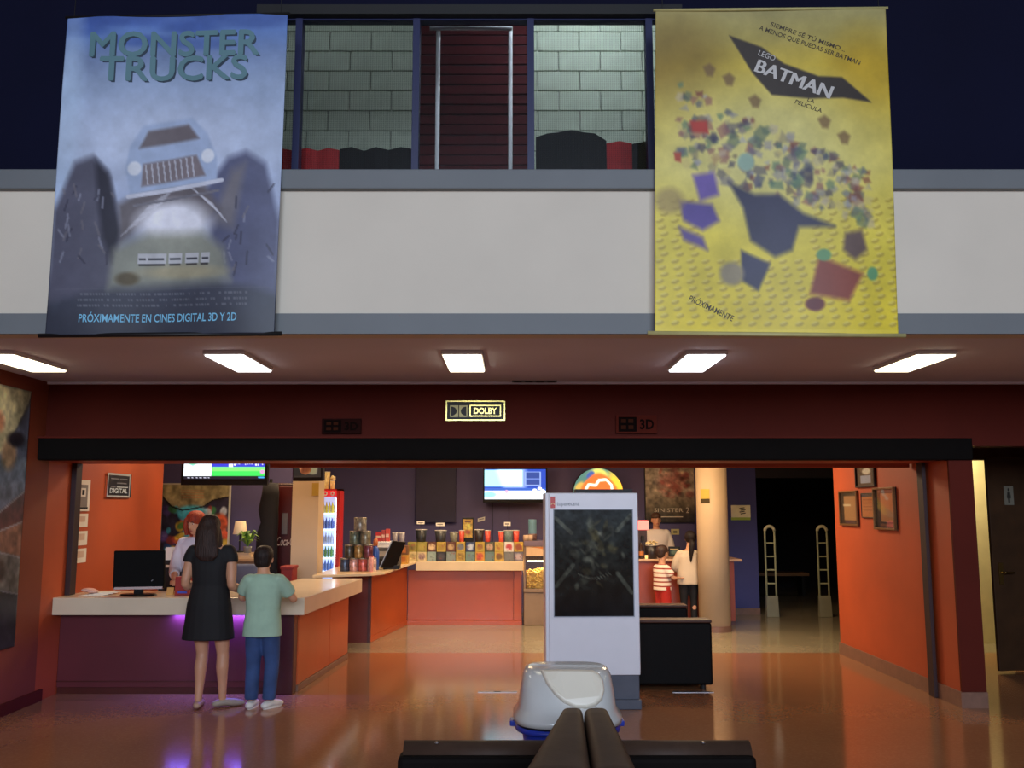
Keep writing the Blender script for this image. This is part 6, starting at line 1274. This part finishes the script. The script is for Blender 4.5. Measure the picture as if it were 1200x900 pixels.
        mb.rings([(0,0,s.hz-0.09*k,s.hw*0.85+infl,0.10*k+infl),(0,-0.01*k,s.hz+0.02*k,s.hw+infl,0.118*k+infl),(0,0,s.hz+0.12*k,s.hw*0.88+infl,0.098*k+infl)])
        return skin(name, mb, m, s.t, s.vox*1.1, 3)

# ---------------------------------------------------------------- woman in a black dress at the desk
w = Human('woman in a short black dress standing at the ticket desk, seen from behind', 246, 8.3, 1.635, sw=0.178, hw=0.165)
w.head((-0.03,0.035,1.515), tilt=-0.15, turn=0.15)
w.arm(-1,(-0.205,-0.03,1.035),(-0.10,0.26,0.99),(0.4,0.8,-0.25),(0,0,-1)); w.arm(1,(0.195,-0.035,1.03),(0.225,0.30,0.935),(-0.2,1,-0.05),(0,0,-1),0.45)
w.leg(-1,(-0.055,0.03,0.45),(-0.055,-0.03,0.075),(-0.15,1,0)); w.leg(1,(0.125,0.02,0.45),(0.135,0.02,0.075),(0.9,0.5,0)); w.done()
mb = MB(); mb.rings([(0,0,0.575,0.222,0.165),(0,0,0.70,0.205,0.158),(0,-0.01,0.87,0.186,0.14),(0,0,1.03,0.152,0.115),(0,0,1.16,0.160,0.122),(0,-0.005,1.275,0.178,0.108),(0,-0.01,1.325,0.160,0.082),(0,-0.01,1.352,0.115,0.068)])
for sg in (-1,1): w.sleeve(mb, sg, 0.30, 0.066, 0.062)
M_dress = mat('black_dress_cloth',(11,10,14),0.8,var=0.2,scale=14); skin('dress', mb, M_dress, w.t, 0.009, 3)
mb = MB(); c = w.hc; mb.ell(c+Vector((0,-0.018,0.030)),(0.092,0.102,0.096)); mb.tube([c+Vector((0.07,-0.03,-0.02)),c+Vector((0.10,-0.06,-0.12)),c+Vector((0.115,-0.10,-0.22))],[0.035,0.03,0.012],10,tip=True); mb.tube([c+Vector((-0.07,-0.03,-0.02)),c+Vector((-0.085,-0.06,-0.12)),c+Vector((-0.08,-0.12,-0.22))],[0.035,0.03,0.012],10,tip=True); mb.rings([(c.x+0.03,-0.122,1.235,0.05,0.012),(c.x+0.025,-0.124,1.28,0.098,0.022),(c.x+0.016,-0.106,1.35,0.106,0.036),(c.x+0.006,-0.075,1.42,0.102,0.055),(c.x,c.y-0.075,1.50,0.100,0.072),(c.x,c.y-0.03,1.57,0.086,0.075)]); 
M_hairw = hair_mat('dark_brown_hair',(44,27,22)); skin('hair', mb, M_hairw, w.t, 0.009, 4)
w.shoe(1, mat('pale_flat_shoe',(150,136,122),0.5),infl=0.0); w.shoe(-1, mat('skin_flat_shoe',(176,140,116),0.5),infl=-0.002)
# ---------------------------------------------------------------- boy in mint T-shirt
b = Human('boy in a mint T-shirt and jeans leaning on the ticket desk', 309, 8.3, 1.36, hh=0.215, sw=0.178, hw=0.15, skin_m=M_skin2, nk=1.22)
b.head((-0.02,0.045,1.25), tilt=-0.2); b.arm(-1,(-0.205,0.06,0.915),(-0.10,0.33,0.945),(0.5,0.9,0),(0,0,-1)); b.arm(1,(0.235,0.10,0.90),(0.15,0.37,0.935),(-0.6,0.9,-0.05),(0,0,-1))
b.leg(-1,(-0.075,0.02,0.37),(-0.075,-0.01,0.07),(0.05,1,0)); b.leg(1,(0.085,0.02,0.37),(0.075,-0.01,0.07),(0.55,1,0)); b.done()
b.trousers(mat('blue_jeans',(48,72,118),0.85,var=0.3,scale=7,bump=0.1),r=(0.105,0.085,0.072,0.066))
mb = MB(); mb.rings([(0,-0.005,0.60,0.168,0.125),(0.0,-0.005,0.70,0.160,0.122),(0,0.0,0.82,0.146,0.112),(0,0.0,0.96,0.158,0.112),(0,0.0,1.045,0.162,0.10),(0,0.0,1.095,0.135,0.082),(0,0.0,1.125,0.078,0.068)],24)
for sg in (-1,1): b.sleeve(mb, sg, 0.72, 0.082, 0.072)
skin('t_shirt', mb, mat('mint_cotton',(156,186,164),0.85,var=0.08,scale=9,bump=0.15,bscale=14), b.t, 0.009, 4)
mb = MB(); c = b.hc; mb.ell(c+Vector((0,-0.018,0.030)),(0.086,0.098,0.090)); mb.ell(c+Vector((0,-0.045,-0.015)),(0.076,0.062,0.072)); mb.ell(c+Vector((0,0.02,0.06)),(0.074,0.07,0.055)); skin('hair', mb, hair_mat('dark_short_hair',(36,25,21)), b.t, 0.009, 3)
M_sole = mat('white_sole',(226,222,216),0.5)
for sg in (-1,1): b.shoe(sg, mat('white_sneaker',(214,210,204),0.6), sole=M_sole)
# ---------------------------------------------------------------- ticket seller
s_ = Human('ticket seller with red hair and white shirt behind the desk', 231, 9.75, 1.66, rotz=PI, sw=0.185, hw=0.16, skin_m=M_skin2)
s_.head((0.03,0.06,1.535), tilt=-0.25, turn=-0.35); s_.arm(-1,(-0.22,0.06,1.07),(-0.12,0.28,0.98),(0.3,1,-0.1),(0,0,-1)); s_.arm(1,(0.22,0.06,1.07),(0.14,0.28,0.98),(-0.3,1,-0.1),(0,0,-1))
s_.leg(-1,(-0.085,0.02,0.46),(-0.085,0,0.075),(0,1,0)); s_.leg(1,(0.085,0.02,0.46),(0.085,0,0.075),(0,1,0)); s_.done(); s_.features()
M_dtr = mat('dark_trousers',(40,38,46),0.8); s_.trousers(M_dtr); mb = MB(); mb.rings([(x,y,z,rx*1.06,ry*1.08) for x,y,z,rx,ry in s_.torso(0.018)])
for sg in (-1,1): s_.sleeve(mb, sg, 1.5, 0.072, 0.05)
skin('shirt', mb, mat('white_shirt',(214,210,222),0.8,var=0.05,bump=0.15,bscale=14), s_.t, 0.01, 3)
mb = MB(); mb.rings([(0,0.012,0.55,0.19,0.13),(0,0.012,0.9,0.188,0.142),(0,0.012,1.12,0.15,0.12)]); skin('apron', mb, mat('grey_apron',(110,104,112),0.8), s_.t, 0.012, 3)
mb = MB(); c = s_.hc; mb.ell(c+Vector((0,-0.012,0.045)),(0.098,0.112,0.088)); mb.rings([(c.x+0.07,c.y+0.03,c.z-0.12,0.02,0.03),(c.x+0.082,c.y+0.03,c.z-0.03,0.026,0.05),(c.x+0.07,c.y+0.03,c.z+0.05,0.03,0.05)]); mb.rings([(c.x,c.y-0.05,c.z-0.14,0.06,0.04),(c.x,c.y-0.05,c.z-0.08,0.10,0.055),(c.x,c.y-0.04,c.z+0.02,0.104,0.075)]); skin('hair', mb, hair_mat('red_hair',(150,56,32)), s_.t, 0.01, 3)
for sg in (-1,1): s_.shoe(sg, M_black)
# ---------------------------------------------------------------- clerk at the café counter
m_ = Human('clerk in a white shirt facing us behind the café counter', 770.5, 15.05, 1.605, rotz=PI, sw=0.19, hw=0.155, skin_m=M_skin2)
m_.head((0,0.02,1.492), turn=0.1); m_.arm(-1,(-0.235,0.0,1.03),(-0.17,0.18,0.985),(0.2,1,-0.1),(0,0,-1)); m_.arm(1,(0.235,0.0,1.03),(0.17,0.18,0.985),(-0.2,1,-0.1),(0,0,-1))
m_.leg(-1,(-0.085,0.02,0.45),(-0.085,0,0.075),(0,1,0)); m_.leg(1,(0.085,0.02,0.45),(0.085,0,0.075),(0,1,0)); m_.done(); m_.features(); m_.trousers(M_dtr)
mb = MB(); mb.rings([(x,y,z,rx*1.08,ry*1.10) for x,y,z,rx,ry in m_.torso(0.018)])
for sg in (-1,1): m_.sleeve(mb, sg, 0.95, 0.075, 0.065)
sh_ = skin('shirt', mb, mat('cream_white_shirt',(232,220,206),0.8,var=0.04), m_.t, 0.011, 3)
for sg in (-1,1): obj('collar', MB().hexa([(sg*0.012,0.100,1.20),(sg*0.06,0.088,1.29),(sg*0.066,0.075,1.30),(sg*0.02,0.092,1.21)],[(sg*0.014,0.112,1.20),(sg*0.07,0.098,1.30),(sg*0.074,0.08,1.32),(sg*0.03,0.10,1.22)]), mat('cream_white_shirt',(232,220,206)), sh_)
mb = MB(); c = m_.hc; mb.ell(c+Vector((0,-0.01,0.058)),(0.082,0.098,0.068)); mb.ell(c+Vector((0,-0.05,0.0)),(0.078,0.058,0.075)); skin('hair', mb, mat('brown_hair',(70,46,32),0.6,var=0.3,scale=50), m_.t, 0.01, 3)
for sg in (-1,1): m_.shoe(sg, M_black)
# ---------------------------------------------------------------- girl with ponytail
g = Human('girl with a dark ponytail in a beige blouse beside the round pillar', 807.5, 13.56, 1.345, sw=0.17, hw=0.155, hh=0.205, skin_m=M_skin2)
g.head((0.04,0.02,1.255)); g.arm(-1,(-0.20,0.0,0.85),(-0.15,0.16,0.80),(0,1,-0.2),(0.8,0,-0.4)); g.arm(1,(0.20,0.0,0.85),(0.13,0.18,0.84),(0,1,0),(-0.8,0,-0.4))
g.leg(-1,(-0.07,0.02,0.38),(-0.07,0,0.065),(-0.1,1,0)); g.leg(1,(0.07,0.02,0.38),(0.07,0,0.065),(0.1,1,0)); g.done(); g.trousers(mat('black_trousers',(24,22,26),0.8,var=0.2))
mb = MB(); mb.rings([(0,0,0.615,0.170,0.13),(0,0,0.75,0.162,0.125),(0,0,0.9,0.152,0.115),(0,0,1.0,0.16,0.105),(0,-0.005,1.05,0.135,0.08),(0,-0.005,1.085,0.075,0.062)])
for sg in (-1,1): g.sleeve(mb, sg, 1.5, 0.075, 0.055)
skin('blouse', mb, mat('beige_blouse',(206,186,160),0.8,var=0.05,bump=0.15,bscale=14), g.t, 0.011, 4)
mb = MB(); c = g.hc; mb.ell(c+Vector((0,-0.02,0.022)),(0.086,0.10,0.094)); skin('hair', mb, hair_mat('black_hair',(28,20,20)), g.t, 0.01, 3)
obj('ponytail', MB().tube([c+Vector((0,-0.09,-0.02)),c+Vector((0,-0.145,-0.07)),c+Vector((-0.015,-0.15,-0.18)),c+Vector((-0.025,-0.14,-0.32))],[0.025,0.04,0.034,0.010],12,tip=True), mat('black_hair',(28,20,20)), g.t, smooth=True)
obj('hair_tie', MB().ell(c+Vector((0,-0.112,-0.035)),(0.022,0.02,0.02)), mat('pale_tie',(206,170,140)), g.t, smooth=True)
for sg in (-1,1): g.shoe(sg, M_black)
# ---------------------------------------------------------------- small child in stripes
c2 = Human('small child in a striped T-shirt and red shorts at the café counter', 776.5, 13.4, 1.145, rotz=-1.05, sw=0.175, hw=0.16, hh=0.20, skin_m=M_skin2)
c2.head((0,0.02,1.062), turn=0.2); c2.arm(-1,(-0.18,0.06,0.72),(-0.10,0.22,0.72),(0.2,1,0),(0,0,-1),sc=0.9); c2.arm(1,(0.18,0.05,0.72),(0.12,0.22,0.71),(-0.2,1,0),(0,0,-1),sc=0.9)
c2.leg(-1,(-0.06,0.02,0.31),(-0.06,0,0.06),(-0.1,1,0)); c2.leg(1,(0.06,0.02,0.31),(0.06,0,0.06),(0.1,1,0)); c2.done(); c2.features(); c2.trousers(mat('red_shorts',(176,34,26),0.8),r=(0.115,0.10,0.07,0.06),frac=0.9,name='shorts')
mb = MB(); mb.rings([(0,0,0.545,0.135,0.115),(0,0,0.68,0.13,0.11),(0,0,0.80,0.132,0.105),(0,0,0.86,0.122,0.085),(0,0,0.905,0.07,0.06)])
for sg in (-1,1): c2.sleeve(mb, sg, 0.75, 0.085, 0.078)
skin('t_shirt', mb, stripes_mat(), c2.t, 0.011, 3)
mb = MB(); c = c2.hc; mb.ell(c+Vector((0,-0.018,0.028)),(0.083,0.094,0.086)); mb.ell(c+Vector((0,-0.045,-0.01)),(0.075,0.06,0.07)); skin('hair', mb, mat('dark_brown_hair2',(52,30,24),0.6,var=0.3,scale=50), c2.t, 0.01, 3)
for sg in (-1,1): c2.shoe(sg, mat('white_sneaker',(214,210,204)))
